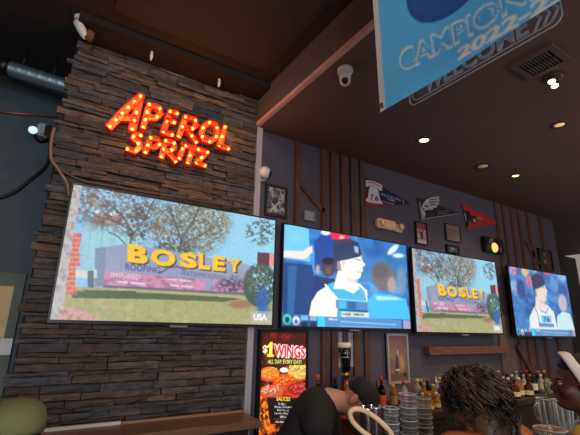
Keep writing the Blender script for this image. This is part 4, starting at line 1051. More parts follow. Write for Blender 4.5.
# ================================================================== BOTTLES ON THE BACK COUNTER
def glass_mat(name, col, trans=.55, rough=.08): return mat(name, col, rough, trans=trans, ior=1.3, spec=.6)
PROF = {'round': [(.030,0),(.036,.006),(.036,.62),(.033,.68),(.016,.78),(.0135,.82),(.0135,.93)],
        'tall': [(.032,0),(.037,.006),(.037,.55),(.034,.62),(.018,.75),(.014,.80),(.0135,.94)],
        'squat': [(.040,0),(.047,.006),(.049,.40),(.045,.55),(.022,.66),(.016,.70),(.016,.90)],
        'wine': [(.034,0),(.038,.005),(.038,.58),(.036,.65),(.022,.74),(.0145,.80),(.0145,.95)]}
NB = [0]
def bottle(X, Y, h, shape, gcol, gname, ccol, lcol, label, base=None, w=1.0, spout=False):
    base = BACKZ if base is None else base
    r = empty('bottle', (X, Y, base)); tag(r, label, 'bottle', 'bottles along the back counter')
    T = Matrix.Translation((X,Y,base+.0005)); pr = [(a*w, z*h) for a, z in PROF[shape]]
    b = MB(); b.lathe(pr, n=18, X=T); b.build('glass_body', glass_mat('glass_'+gname, gcol), r)
    nr = pr[-1][0]
    b = MB()
    if spout: b.lathe([(nr*1.15,h*.9),(nr*1.1,h*.97),(.006,h),(.003,h*1.18)], n=12, X=T)
    else: b.lathe([(nr*1.2,h*.86),(nr*1.2,h*1.0),(nr*1.0,h*1.005)], n=14, X=T)
    b.build('cap', mat('cap_%d_%d_%d' % ccol, ccol, .4), r)
    if lcol:
        R_ = pr[2][0]+.0008; zt = pr[2][1]
        b = MB(); b.lathe([(R_,zt*.25),(R_,zt*.85)], n=18, X=T, caps=False); b.build('paper_label', mat('lab_%d_%d_%d' % lcol, lcol, .6, noise=.35, nscale=40), r)
    return r
AMB, CLR, GRN, DRK, GLD, RUM = ((120,62,20),'amber'), ((196,196,190),'clear'), ((30,64,36),'green'), ((22,18,18),'dark'), ((190,130,50),'gold'), ((96,36,20),'rust')
def bp(px, ytop, Y): q = Wp(px, ytop, Y); return q.x, max(.17, q.z-BACKZ)
BL = [ # px, ytop, Y, shape, glass, cap, label colour, label text
 (318,375,2.46,'round',RUM,(190,90,60),(196,104,60),'rust bottle with orange label between the wings poster and the tap handle'),
 (335,374,2.44,'wine',((24,34,80),'blue'),(40,70,150),None,'dark blue bottle rising behind the bartender'),
 (346,376,2.58,'round',((150,40,36),'red'),(180,60,50),(190,70,60),'red bottle just left of the tap tower'),
 (381,377,2.42,'tall',DRK,(196,44,40),(226,104,52),'dark bottle with red cap and orange label under the drinks poster'),
 (393,385,2.46,'round',GLD,(206,170,90),(176,150,90),'gold bottle with yellow cap behind the glass stacks'),
 (403.5,381,2.44,'round',CLR,(206,40,80),(200,60,90),'clear bottle with bright pink cap behind the glass stacks'),
 (417,379,2.5,'round',CLR,(196,180,160),(150,140,130),'clear bottle with beige cap right of the drinks poster'),
 (427.5,384,2.52,'round',DRK,(20,18,20),(210,160,90),'dark bottle with black cap, first right of the glass stacks'),
 (433,390,2.34,'squat',GLD,(190,150,80),(230,196,130),'short gold bottle with cream label near the glass stacks'),
 (436.8,389,2.5,'round',CLR,(220,206,196),(226,190,120),'clear bottle with tall white pour spout left of the curly hair'),
 (441,391,2.36,'round',AMB,(40,30,26),(240,210,150),'amber bottle with large cream label left of the curly hair'),
 (446,392,2.42,'tall',DRK,(30,26,26),(96,70,50),'slim dark bottle against the left of the curly hair'),
 (450,393,2.5,'round',GLD,(180,140,90),(226,186,110),'gold bottle half hidden at the left of the curly hair'),
 (475,367.5,2.5,'tall',CLR,(236,230,224),None,'clear bottle with silvery cap peeking over the top of the curly hair'),
 (498,371,2.52,'tall',CLR,(190,180,170),(120,100,90),'clear bottle with grey cap just right of the curly hair'),
 (503,377,2.42,'round',AMB,(206,176,120),(170,60,40),'amber bottle with red label, second right of the curly hair'),
 (508,378,2.36,'round',RUM,(190,196,206),(196,84,60),'rust bottle with silver cap right of the curly hair'),
 (512,377,2.5,'tall',((90,110,140),'smoke'),(200,190,180),(230,214,180),'smoky bottle with pale cap in the crowded right row'),
 (516,371,2.56,'tall',CLR,(206,130,50),(238,206,140),'tall bottle with orange cap in the crowded right row'),
 (518.5,380,2.32,'squat',GLD,(210,190,150),(244,222,170),'squat gold bottle with cream label in the crowded right row'),
 (521,371,2.58,'tall',((60,50,110),'violet'),(70,60,140),(200,180,200),'tall bottle with violet cap in the crowded right row'),
 (524,381,2.44,'round',CLR,(190,150,90),(244,220,166),'clear bottle with cream label in front of the violet capped one'),
 (526.5,370,2.56,'tall',RUM,(190,50,44),(120,36,30),'tall rust bottle with red cap against the dark uprights'),
 (530,377,2.44,'round',AMB,(170,130,80),(226,196,140),'amber bottle with tan cap beside the red capped rust bottle'),
 (534,381,2.38,'round',GRN,(24,60,40),(236,226,200),'green bottle with white label near the glass pitchers'),
 (537,376,2.50,'wine',GRN,(40,70,46),(60,80,50),'tall green wine bottle near the glass pitchers'),
 (541,380,2.40,'tall',CLR,(226,214,180),(206,190,150),'clear slim bottle nearest the glass pitchers'),
 (538.5,372,2.60,'tall',AMB,(206,120,60),(170,120,70),'tall amber bottle with copper cap at the diagonal brace'),
 (421,386,2.62,'round',AMB,(200,170,120),(230,190,130),'amber bottle with beige cap at the back, right of the glass stacks'),
 (424,389,2.42,'squat',GLD,(170,120,70),(236,206,150),'gold bottle at the back beside the black capped dark bottle'),
 (440,388,2.64,'round',CLR,(206,160,100),(220,190,150),'clear bottle at the back behind the cream labelled amber one'),
 (447.5,387,2.64,'tall',AMB,(180,140,90),(200,150,90),'tall amber bottle at the back touching the left of the curly hair'),
 (494,376,2.62,'round',GLD,(210,150,90),(230,190,120),'gold bottle at the back at the right edge of the curly hair'),
 (500,380,2.34,'round',CLR,(220,196,150),(240,216,160),'clear front bottle with cream label beside the curly hair'),
 (506.5,372,2.64,'tall',GRN,(150,40,40),(190,170,120),'tall green bottle with dark red cap at the back'),
 (514.5,384,2.28,'squat',AMB,(60,40,30),(244,222,170),'low amber bottle with dark cap at the counter front'),
 (528,384,2.28,'squat',RUM,(40,36,36),(236,206,150),'low rust bottle with dark cap at the counter front'),
 (532.5,374,2.56,'tall',DRK,(50,60,120),(90,90,120),'tall dark bottle with blue cap at the back'),
 (544,372,2.60,'tall',AMB,(200,160,120),(150,110,80),'tall amber bottle with tan cap behind the garnish'),
]
for px, yt, Y, sh, (gc, gn), cc, lc, lab in BL:
    X, h = bp(px, yt, Y); h = min(h, .40)
    bottle(X, Y, h, sh, gc, gn, cc, lc, lab, w=.84, spout=(px == 436.8))
# little miniatures in front of the left cluster
for i, (px, Y, cc, lab) in enumerate(((423,2.30,(226,190,140),'miniature bottle with cream cap closest to the glass stacks'),(430,2.25,(200,140,70),'miniature bottle with orange cap in front of the short gold bottle'),(437,2.28,(240,214,160),'miniature bottle with pale cap in front of the pour spout bottle'))):
    q = Wp(px,405,Y); bottle(q.x, Y, .12, 'squat', GLD[0], GLD[1], cc, (226,190,120), lab, w=.6)

# ================================================================== TAP WITH PINT SHAPED HANDLE
TYp = 2.32
q = Wp(347.5,400,TYp); TX = q.x
zt = Wp(345,343,TYp).z; zb0 = Wp(347,371,TYp).z
r = empty('beer_tap', (TX,TYp,BACKZ)); tag(r, 'beer tap with black pint shaped handle with cream top behind the bartender', 'beer tap')
hh = zt-zb0; hx = Wp(345.5,357,TYp).x
b = MB(); T = Matrix.Translation((hx,TYp,zb0)) @ Matrix.Rotation(math.radians(-2),4,'Y')
b.lathe([(.030,0),(.033,.004),(.036,hh*.25),(.044,hh*.6),(.047,hh*.84)], m=mat('stout_black', (12,14,24), .15, coat=.6), n=28, X=T)
hd = b.build('handle', None, r)
b = MB(); b.lathe([(.0475,hh*.84),(.049,hh*.9),(.049,hh*1.0),(.044,hh*1.01)], n=28, X=T); b.build('foam_top', mat('cream_foam', (226,214,196), .5), hd)
b = MB()
for k in range(16):                                          # pale emblem curve on the front
    pass
c0 = Vector((hx,TYp,zb0+hh*.62)); fd = Vector((-hx,-TYp,0)).normalized(); sd = Vector((-fd.y,fd.x,0))
arc = [c0+fd*(.0445+.001)+sd*(.018*math.cos(a))+Vector((0,0,.024*math.sin(a))) for a in np.linspace(-1.2,2.2,9)]
arc = [Vector((hx,TYp,p.z))+((p-Vector((hx,TYp,p.z))).normalized()*.0455) for p in arc]
b.tube(arc, .003, n=6)
bar_ = [Vector((hx,TYp,zb0+hh*.5))+(fd*math.cos(a)+sd*math.sin(a))*.0425 for a in np.linspace(-.7,.7,7)]; b.tube(bar_, .0035, n=6)
b.build('emblem', mat('pale_print', (176,170,170), .5), hd)
b = MB(); b.lathe([(.012,0),(.03,-.012),(.034,-.03),(.02,-.045),(.012,-.06)], n=20, X=Matrix.Translation((hx,TYp,zb0))); b.build('collar', m_brass, r)
b = MB(); b.tube([(hx,TYp,zb0-.05),(TX,TYp,zb0-.14),(TX,TYp,BACKZ+.02)], [.014,.026,.03], n=16); b.lathe([(.06,0),(.06,.012),(.034,.03)], X=Matrix.Translation((TX,TYp,BACKZ+.0005)))
b.build('tower', mat('copper', (168,92,62), .3, metal=.85), r)
b = MB(); b.tube([(TX,TYp-.02,zb0-.12),(TX,TYp-.07,zb0-.125),(TX,TYp-.085,zb0-.16)], .011, n=10); b.build('spout', m_steel, r)

# ================================================================== GLASSES ON THE BAR
m_clear = bpy.data.materials.new('clear_glass'); m_clear.use_nodes = True
nt = m_clear.node_tree; tb = nt.nodes.new('ShaderNodeBsdfTransparent'); tb.inputs['Color'].default_value = (.95,.96,.96,1)
gb = nt.nodes.new('ShaderNodeBsdfGlossy'); gb.inputs['Roughness'].default_value = .16
df = nt.nodes.new('ShaderNodeBsdfDiffuse'); df.inputs['Color'].default_value = (.75,.76,.76,1)
lw = nt.nodes.new('ShaderNodeLayerWeight'); lw.inputs['Blend'].default_value = .35
m1 = nt.nodes.new('ShaderNodeMixShader'); m1.inputs['Fac'].default_value = .35; nt.links.new(gb.outputs['BSDF'], m1.inputs[1]); nt.links.new(df.outputs['BSDF'], m1.inputs[2])
mx = nt.nodes.new('ShaderNodeMixShader'); mth = nt.nodes.new('ShaderNodeMath'); mth.operation='MULTIPLY_ADD'; mth.inputs[1].default_value=.45; mth.inputs[2].default_value=.05
nt.links.new(lw.outputs['Facing'], mth.inputs[0]); nt.links.new(mth.outputs[0], mx.inputs['Fac'])
nt.links.new(tb.outputs['BSDF'], mx.inputs[1]); nt.links.new(m1.outputs['Shader'], mx.inputs[2]); nt.links.new(mx.outputs['Shader'], nt.nodes['Material Output'].inputs['Surface'])
m_lip_glint = mat('glass_lip', (226,230,230), .15, trans=.35, ior=1.4)  # pale lip and rib colour stands in for highlights on the glass
ORD = ['topmost','second from the top','third from the top','fourth from the top','fifth from the top','sixth from the top','seventh from the top','eighth from the top']
def pint(x, y, z, R=.042, h=.14):
    b = MB(); r0 = R*.74
    b.lathe([(r0*.9,0),(r0,.004),(R*.98,h*.97),(R*1.04,h*.985),(R*1.04,h),(R*.97,h),(R*.94,h*.96),(r0*.93,.012),(.001,.010)], m=m_clear, n=26, X=Matrix.Translation((x,y,z)))
    b.tube([(x+R*1.03*math.cos(a),y+R*1.03*math.sin(a),z+h) for a in np.linspace(0,2*PI,27)[:-1]], .0022, m=m_lip_glint, n=6, closed=True)
    b.tube([(x+R*.99*math.cos(a),y+R*.99*math.sin(a),z+h*.80) for a in np.linspace(0,2*PI,27)[:-1]], .0012, m=m_lip_glint, n=5, closed=True)  # pale rings on lip and wall, painted highlights
    return b.build('pint_glass', None)
STK = [((391,408),1.44,'left hand'),((407.5,394),1.46,'tall middle'),((423,398),1.52,'right hand')]
for (px, yt), Y, nm in STK:
    q = Wp(px, yt, Y); zt_ = q.z-.14; n = max(1, round((zt_-BARZ)/.052)); zs_ = [BARZ+.001+(zt_-BARZ)*(n-k)/n for k in range(n+1)]
    sh = 0
    for k, z in enumerate(zs_):
        o = pint(q.x + .0003*math.sin(k*2.1+px), Y+.0003*math.cos(k*1.7), z, R=.040 if nm != 'left hand' else .036)
        tag(o, 'clear pint glass, %s in the %s glass stack' % (ORD[k] if k < len(ORD)-1 else 'lowest', {'left hand':'shorter', 'tall middle':'tallest middle', 'right hand':'curly hair side'}[nm]), 'glass', 'nested pint glasses on the bar')
# steel shaker tins behind the bartender's chin
for i, (px, yt, Y, lab) in enumerate(((367,407,1.50,'steel shaker tin nearest the bartender'),(375,406,1.54,'steel shaker tin next to the shorter glass stack'))):
    q = Wp(px,yt,Y); b = MB(); h = q.z-BARZ-.0
    h = min(h,.34); b.lathe([(.026,0),(.028,.004),(.036,h*.97),(.038,h),(.035,h),(.027,.01),(.001,.01)], n=22, X=Matrix.Translation((q.x,Y,BARZ+.0008)))
    tag(b.build('shaker_tin', m_steel), lab, 'shaker', 'steel shaker tins on the bar')
# cream curved hose
def smooth(pts, k=6):
    pts = [Vector(p) for p in pts]; out = []
    for i in range(len(pts)-1):
        p0, p1, p2, p3 = pts[max(i-1,0)], pts[i], pts[i+1], pts[min(i+2,len(pts)-1)]
        for t in np.linspace(0,1,k+1)[:-1]:
            out.append(.5*((2*p1)+(p2-p0)*t+(2*p0-5*p1+4*p2-p3)*t*t+(3*p1-p0-3*p2+p3)*t**3))
    return out+[pts[-1]]
hp = [at(x,y,d) for x,y,d in ((378,446,1.70),(373,439,1.70),(362,431,1.70),(353,422,1.70),(350,414,1.70),(353,409.5,1.70),(361,409.5,1.71),(372,415,1.73),(384,425,1.71),(393,438,1.70))]
q0 = Vector((hp[0].x+.03, hp[0].y+.06, BARZ+.012)); q1 = Vector((hp[-1].x+.0, hp[-1].y-.06, BARZ+.012))
q0.y = max(q0.y,1.27); q1.y = max(q1.y,1.27)
b = MB(); b.tube(smooth([q0]+hp+[q1]), .0105, n=12); tag(b.build('hose', mat('cream_hose', (236,206,168), .45)), 'thick cream hose looping up from the bar in front of the bartender', 'hose')

# pitchers, tray and garnish at the right
def pitcher(px, Y, yt, label, R=.062, ha=150):
    q = Wp(px, yt, Y); h = q.z-BARZ; T = Matrix.Translation((q.x,Y,BARZ+.001))
    r = empty('pitcher', (q.x,Y,BARZ)); tag(r, label, 'pitcher', 'clear pitchers on the bar')
    b = MB(); n = 28; prof = [(R*.80,0),(R*.83,.006),(R*.97,h*.7),(R*1.0,h*.97),(R*1.03,h),(R*.99,h),(R*.95,h*.95),(R*.79,.014),(.001,.012)]
    b.lathe(prof, n=n, X=T); b.build('vessel', m_clear, r)
    b = MB()
    for k in range(9):
        a = 2*PI*k/9; c, s_ = math.cos(a), math.sin(a)
        b.tube([(q.x+c*R*.85,Y+s_*R*.85,BARZ+.03),(q.x+c*R*.985,Y+s_*R*.985,BARZ+h*.72),(q.x+c*R*1.005,Y+s_*R*1.005,BARZ+h*.93)], .0035, n=6)
    b.tube([(q.x+R*1.02*math.cos(a),Y+R*1.02*math.sin(a),BARZ+h) for a in np.linspace(0,2*PI,27)[:-1]], .0028, n=6, closed=True); b.build('ribs', m_lip_glint, r)  # pale strips and rim ring added as highlights on the vessel
    b = MB(); a = math.radians(ha); c, s_ = math.cos(a), math.sin(a)
    b.tube(smooth([(q.x+c*R,Y+s_*R,BARZ+h*.85),(q.x+c*(R+.05),Y+s_*(R+.05),BARZ+h*.78),(q.x+c*(R+.05),Y+s_*(R+.05),BARZ+h*.4),(q.x+c*R*.9,Y+s_*R*.9,BARZ+h*.28)]), .007, n=8); b.build('handle', m_clear, r)
    return q
pitcher(544.5,1.55,398.5,'clear ribbed pitcher on the bar, the one further from the headband woman',.052,170)
pitcher(562,1.42,400,'clear ribbed pitcher on the bar right beside the headband woman',.052,-20)


# beige rimmed glass dish in front of the pitchers, sprig of green in the near one
q = Cp(550,429,BARZ+.05)
X_ = q.x; Y_ = q.y; R_ = .09
r = empty('dish', (X_,Y_,BARZ)); tag(r, 'shallow glass dish with beige rim on the bar in front of the pitchers', 'dish')
T = Matrix.Translation((X_,Y_,BARZ+.001))
b = MB(); b.lathe([(R_*.6,0),(R_*.65,.003),(R_*.99,.048),(R_*.95,.048),(R_*.6,.006),(.001,.006)], n=32, X=T); b.build('bowl', m_clear, r)
b = MB(); b.tube([(X_+R_*math.cos(a),Y_+R_*math.sin(a),BARZ+.051) for a in np.linspace(0,2*PI,41)[:-1]], .004, n=8, closed=True); b.build('rim', mat('beige_rim', (206,170,130), .4), r)
b = MB(); q = Wp(549,386,1.55); rr = random.Random(9)
st = Wp(545.5,397,1.55); b.tube([(st.x,1.55,BARZ+.03),(st.x,1.55,st.z),(q.x,1.55,q.z)], .004, m=mat('stem_green', (96,104,66), .6), n=6)
for i in range(150):
    d = Vector((rr.gauss(0,1),rr.gauss(0,1),rr.gauss(0,1.2))).normalized(); p = q+Vector((d.x*.034,d.y*.034,d.z*.048))*rr.uniform(.4,1)
    b.ell(p, (.014,.005,.010), m=mat('leaf_olive', (150,150,112), .6, noise=.35, nscale=60), rot=d.to_track_quat('Y','Z').to_matrix(), sub=1)
tag(b.build('herb_sprig', None), 'bushy grey green herb sprig standing in the further pitcher', 'garnish')
# ================================================================== PEOPLE
def skinmat(name, col, c2): return mat(name, col, .5, col2=c2, nscale=6, sss=.05)
def head_blobs(b, Hc, R, s=1.0, ears=True):
    g = lambda x,y,z: Hc + R @ (Vector((x,y,z))*s)
    E = lambda c, r: b.ell(g(*c), tuple(v*s for v in r), rot=R, sub=3)
    E((0,-.012,.035),(.075,.096,.086)); E((0,.022,-.03),(.061,.068,.088)); E((0,.052,-.085),(.036,.036,.03))
    E((-.036,.05,-.03),(.03,.032,.03)); E((.036,.05,-.03),(.03,.032,.03)); E((0,.07,.022),(.05,.022,.014))
    b.cap(g(0,.086,.008), g(0,.103,-.026), .010*s, .014*s, n=10); E((-.013,.09,-.03),(.010,.012,.008)); E((.013,.09,-.03),(.010,.012,.008))
    E((0,.084,-.053),(.025,.015,.0085)); E((0,.083,-.066),(.022,.014,.009)); E((0,.078,-.09),(.02,.016,.016))
    if ears:
        for sx in (-1,1): E((sx*.077,-.012,-.005),(.011,.02,.032)); E((sx*.08,-.02,.008),(.008,.016,.02))
    return g
def hand_blobs(b, wrist, dirv, palmn, s=1.0, curl=.5, thumb=1):
    d = Vector(dirv).normalized(); n = Vector(palmn); n = (n-d*n.dot(d)).normalized(); w = d.cross(n)
    b.cap(wrist, wrist+d*.03*s, .026*s, .03*s, n=10)
    for i in range(4):
        o = (i-1.5)*.02*s; base = wrist+d*.03*s+w*o*.8
        k1 = wrist+d*.088*s+w*o; b.cap(base, k1, .012*s, .0105*s, n=8)
        L = (.036,.042,.04,.03)[i]*s; p = k1; a = 0
        for j in range(3):
            a += curl*(.55+.15*j); q = p + (d*math.cos(a)+n*math.sin(a))*L*(1,.68,.55)[j]
            b.cap(p, q, (.0095-.0008*j)*s, (.009-.0008*j)*s, n=8); p = q
    t0 = wrist+d*.02*s+w*thumb*.02*s; t1 = t0+(d*.6+w*thumb*.7+n*.35).normalized()*.04*s; t2 = t1+(d*.85+w*thumb*.2+n*.35).normalized()*.032*s; t3 = t2+(d*.9+n*.4).normalized()*.026*s
    b.cap(t0,t1,.014*s,.0115*s,n=8); b.cap(t1,t2,.011*s,.0095*s,n=8); b.cap(t2,t3,.0095*s,.008*s,n=8)
def basis(f, up=Vector((0,0,1))):
    f = Vector(f).normalized(); x = f.cross(up).normalized(); u = x.cross(f)
    return Matrix((x, f, u)).transposed()          # columns: right, forward, up
def stool(X, Y, label, h=.68):
    r = empty('bar_stool', (X,Y,0)); tag(r, label, 'stool', 'bar stools')
    b = MB(); b.lathe([(.15,h-.05),(.17,h-.04),(.17,h-.012),(.15,h)], n=24, X=Matrix.Translation((X,Y,0))); b.build('seat', mat('stool_seat', (40,30,28), .5), r)
    for k in range(4):
        a = PI/4+k*PI/2; c, s_ = math.cos(a), math.sin(a); b = MB(); b.tube([(X+c*.11,Y+s_*.11,h-.05),(X+c*.19,Y+s_*.19,0)], .014, n=10); b.build('leg', m_black, r)
    b = MB(); b.tube([(X+.165*math.cos(a),Y+.165*math.sin(a),.24) for a in np.linspace(0,2*PI,25)[:-1]], .009, n=8, closed=True); b.build('foot_ring', m_black, r)
def seated(name, label, Hc, face, headR, skin, top, topm, pants, seatz, sh_w=.18, sc=1.0, arms='lap', neckline=.0, lean=.04, shd=.235, bodyf=None, legd=.38):
    """a person on a stool; Hc is the head centre, face the horizontal facing direction"""
    f = Vector((bodyf or face)[:2]+(0,)).normalized() if bodyf else Vector((face[0],face[1],0)).normalized(); sd = f.cross(Vector((0,0,1)))     # sd: own right
    hips = Vector((Hc.x,Hc.y,0)) - f*lean*1.2; hips.z = seatz+.135
    root = empty('person', (hips.x,hips.y,0)); tag(root, label, 'person')
    neck = Hc + headR @ Vector((0,-.025,-.085)); chest = Vector((hips.x,hips.y,0))*.35+Vector((Hc.x,Hc.y,0))*.65 - f*.04; shz = Hc.z-shd; chest.z = shz-.10
    shl = lambda s_: Vector((chest.x,chest.y,shz)) + sd*s_*sh_w - f*.01
    parts = {}
    def torso(b, o=0):
        b.ell(hips+Vector((0,0,.02)), (.165+o,.125+o,.12+o), rot=basis(f)); mid = hips.lerp(chest,.5); b.ell(mid, (.14+o,.105+o,.17+o), rot=basis(f)); b.ell(chest, (.165+o,.11+o,.16+o), rot=basis(f))
        for s_ in (-1,1): b.cap(chest+Vector((0,0,.06)), shl(s_), .07+o, .058+o)
    el = lambda s_: shl(s_) + sd*s_*.02 + f*.03 + Vector((0,0,-.27)); wr = lambda s_: el(s_) + f*.20 - sd*s_*.08 + Vector((0,0,-.06))
    kn = lambda s_: hips + f*legd + sd*s_*.10 + Vector((0,0,.0)); an = lambda s_: Vector((kn(s_).x,kn(s_).y,.30)) - f*.05
    def legs(b, o=0):
        for s_ in (-1,1):
            b.cap(hips+sd*s_*.09, kn(s_), .085+o, .062+o); b.cap(kn(s_), an(s_), .06+o, .042+o)
    b = MB(); head_blobs(b, Hc, headR, sc); torso(b)
    b.cap(Hc+headR @ Vector((0,-.02,-.07)), Vector((chest.x,chest.y,shz+.0)), .052, .062)
    for s_ in (-1,1):
        b.cap(shl(s_), el(s_), .05, .04); b.cap(el(s_), wr(s_), .04, .028); hand_blobs(b, wr(s_), f+Vector((0,0,-.1)), (0,0,-1), thumb=-s_)
        b.cap(an(s_)+Vector((0,0,-.02)), an(s_)+f*.15+Vector((0,0,-.05)), .04, .032)
    legs(b); remeshed('body', b, skin, root, .007, 4)
    b = MB(); torso(b, .012); 
    for s_ in (-1,1): b.cap(shl(s_), shl(s_).lerp(el(s_),.55), .062, .056)
    cut = remeshed('top', b, topm, root, .009, 5)
    b = MB(); b.ell(hips, (.18,.142,.125), rot=basis(f)); legs(b, .012); remeshed('trousers', b, pants, root, .011, 4)
    for s_ in (-1,1):
        b = MB(); a0 = an(s_)+Vector((0,0,-.03)); b.cap(a0-f*.02, a0+f*.19+Vector((0,0,-.035)), .052, .042); b.box(tuple(a0+Vector((-.03,-.03,-.07))), tuple(a0+Vector((.03,.03,-.03)))); remeshed('shoe', b, m_black, root, .01, 3)
    return root, f, sd, shl, chest
m_jean = mat('dark_jeans', (34,38,52), .8)

# --- woman with curly hair, seen from behind
Hc = at(470,398,1.70); Hc.z += .0
f1 = Vector((.10,1,0)).normalized(); R1 = basis(f1) @ Matrix.Rotation(math.radians(0),3,'X')
sk1 = skinmat('tan_skin', (150,98,72), (128,80,58))
root, f, sd, shl, chest = seated('w', 'woman seen from behind with big dark curly hair and orange brown top', Hc, f1, R1, sk1, None, mat('orange_top', (176,98,52), .85, noise=.15, nscale=30), m_jean, .66, sh_w=.185, shd=.165, legd=.34)
b = MB(); rr = random.Random(4)
vol = [((-.004,-.03,.035),(.106,.118,.103)),((.012,-.06,-.06),(.090,.090,.09)),((.02,-.085,-.115),(.088,.065,.075)),((.06,-.08,-.16),(.058,.055,.07))]
b2 = MB()
for c_, r_ in vol: b2.ell(Hc+R1 @ Vector(c_), tuple(v*.93 for v in r_), rot=R1, sub=3)
m_hair = mat('curly_hair', (100,74,52), .42, col2=(10,9,13), nscale=6.5, bump=.5, bscale=60)
hb = remeshed('hair', b2, m_hair, root, .012, 3)
for i in range(520):
    th = rr.uniform(0, 2*PI); el_ = rr.uniform(.0, 1.35)
    # root on the crown, falling over the volume
    dirv = Vector((math.cos(th)*math.cos(el_), math.sin(th)*math.cos(el_), math.sin(el_)))
    if dirv.y > .75 and dirv.z < .5: continue
    p = Vector((dirv.x*.100+rr.gauss(0,.004), dirv.y*.115-.03, dirv.z*.104+.035+rr.gauss(0,.004))); L = rr.uniform(.07,.16); ph = rr.uniform(0,6); amp = rr.uniform(.008,.020); fr = rr.uniform(60,110); pts = []; n = 30
    out = Vector((dirv.x, dirv.y, 0)); out = out.normalized() if out.length > .1 else Vector((rr.uniform(-1,1),rr.uniform(-1,1),0)).normalized()
    q = p.copy()
    side = Vector((-out.y,out.x,0))
    for k in range(n):
        t = k/(n-1); s_ = t*L
        step = (out*((1-t)*.75*max(0,p.z/.14)-.30*t) + Vector((.10*t,0,-.35-.9*t))).normalized()*L/n
        q = q+step
        # hug the volume, pinch under it
        w_ = q + side*amp*math.sin(fr*s_+ph) + out*amp*(math.cos(fr*s_+ph)*.8+.4)
        pts.append(Hc+R1 @ w_)
    b.tube(pts, [max(.0010,.0042*(1-.75*(k/(n-1))**2)) for k in range(n)], n=6)
for i in range(90):                                    # long curls over the right shoulder
    x = rr.uniform(.0,.12); y = rr.uniform(-.13,-.02); ph = rr.uniform(0,6); pts = []; L = rr.uniform(.16,.25); amp = rr.uniform(.008,.015)
    for k in range(18):
        t = k/17; pts.append(Hc+R1 @ Vector((x+.045*t+amp*math.sin(9*t+ph), y-.02*t+amp*math.cos(9*t+ph), -.04-L*t)))
    b.tube(pts, [max(.001,.0042*(1-.7*(k/17)**2)) for k in range(18)], n=6)
b.build('curls', m_hair, hb)
stool(Hc.x-.05*f1.x, Hc.y-.06, 'bar stool under the woman with curly hair', .66)

# --- woman with white headband in profile at the right
Hc = at(579,384,1.78)
f2 = Vector((-.50,.86,0)).normalized(); R2 = basis(f2)
sk2 = skinmat('deep_brown_skin', (92,56,44), (70,40,32))
root, f, sd, shl, chest = seated('w2', 'woman in profile with white headband, red glasses and yellow top', Hc, f2, R2, sk2, None, mat('yellow_top', (206,158,62), .75, noise=.15, nscale=20), m_jean, .64, sh_w=.155, bodyf=(-.05,1), shd=.2)
g = lambda x,y,z: Hc + R2 @ Vector((x,y,z))
b = MB(); b.ell(g(0,-.03,.05), (.084,.094,.086), rot=R2, sub=3); b.ell(g(0,-.085,.0), (.07,.06,.08), rot=R2, sub=3); b.ell(g(0,-.13,.06), (.055,.055,.055), rot=R2, sub=3)
b.ell(g(0,.03,.075),(.062,.045,.05), rot=R2, sub=3)
remeshed('hair', b, mat('black_hair', (20,17,17), .5, bump=.6, bscale=120), root, .008, 2)
ring = []
for a in np.linspace(0,2*PI,40)[:-1]:                    # band from nape over the top of the head
    ring.append((math.cos(a), math.sin(a)))
b = MB(); vs = []
for cx_, sz in ring:
    tz = math.radians(-28)
    for off, rr_ in ((-.022,.0),(-.011,.004),(.011,.004),(.022,.0)):
        x = cx_*(.083+rr_); z = sz*(.094+rr_)+.035; y = .03+off
        yy = y + (z-.13)*.5; vs.append(g(x, yy+.012, z))
n = len(ring); fs = []
for i in range(n):
    for k in range(3): fs.append((i*4+k, i*4+k+1, ((i+1)%n)*4+k+1, ((i+1)%n)*4+k))
b._new(vs, fs, None, True); hbd = b.build('headband', mat('white_cloth', (226,214,204), .8), root)
md = hbd.modifiers.new('t','SOLIDIFY'); md.thickness = .004; md.offset = 1
m_red = mat('red_frames', (112,36,32), .35)
gl = MB()
for sx in (-1,1):
    gl.tube([g(sx*.033+.026*math.cos(a), .098-.012*abs(math.cos(a)) , .002+.019*math.sin(a)) for a in np.linspace(0,2*PI,21)[:-1]], .0028, n=6, closed=True)
    gl.tube([g(sx*.059,.088,.008), g(sx*.078,.04,.008), g(sx*.082,-.005,.004), g(sx*.08,-.02,-.012)], .0028, n=6)
gl.tube([g(-.007,.1,.006), g(0,.106,.010), g(.007,.1,.006)], .0026, n=6); gl.build('glasses', m_red, root)
for sx in (-1,1):
    e = MB(); e.ell(g(sx*.031,.074,.003), (.0125,.0125,.0105), rot=R2, sub=2); ey = e.build('eye', mat('eye_white', (190,180,170), .3), root)
    e = MB(); e.ell(g(sx*.031,.0835,.003), (.0055,.004,.0055), rot=R2, sub=2); e.build('iris', mat('iris_dark', (22,14,12), .2), ey)
lp = MB(); lp.ell(g(0,.087,-.0535), (.021,.0135,.0065), rot=R2); lp.ell(g(0,.086,-.066), (.019,.013,.0075), rot=R2); remeshed('lips', lp, mat('lips_dark', (112,52,48), .45), root, .003, 2)
stool(Hc.x-.07*f2.x, Hc.y-.05, 'bar stool under the headband woman', .64)

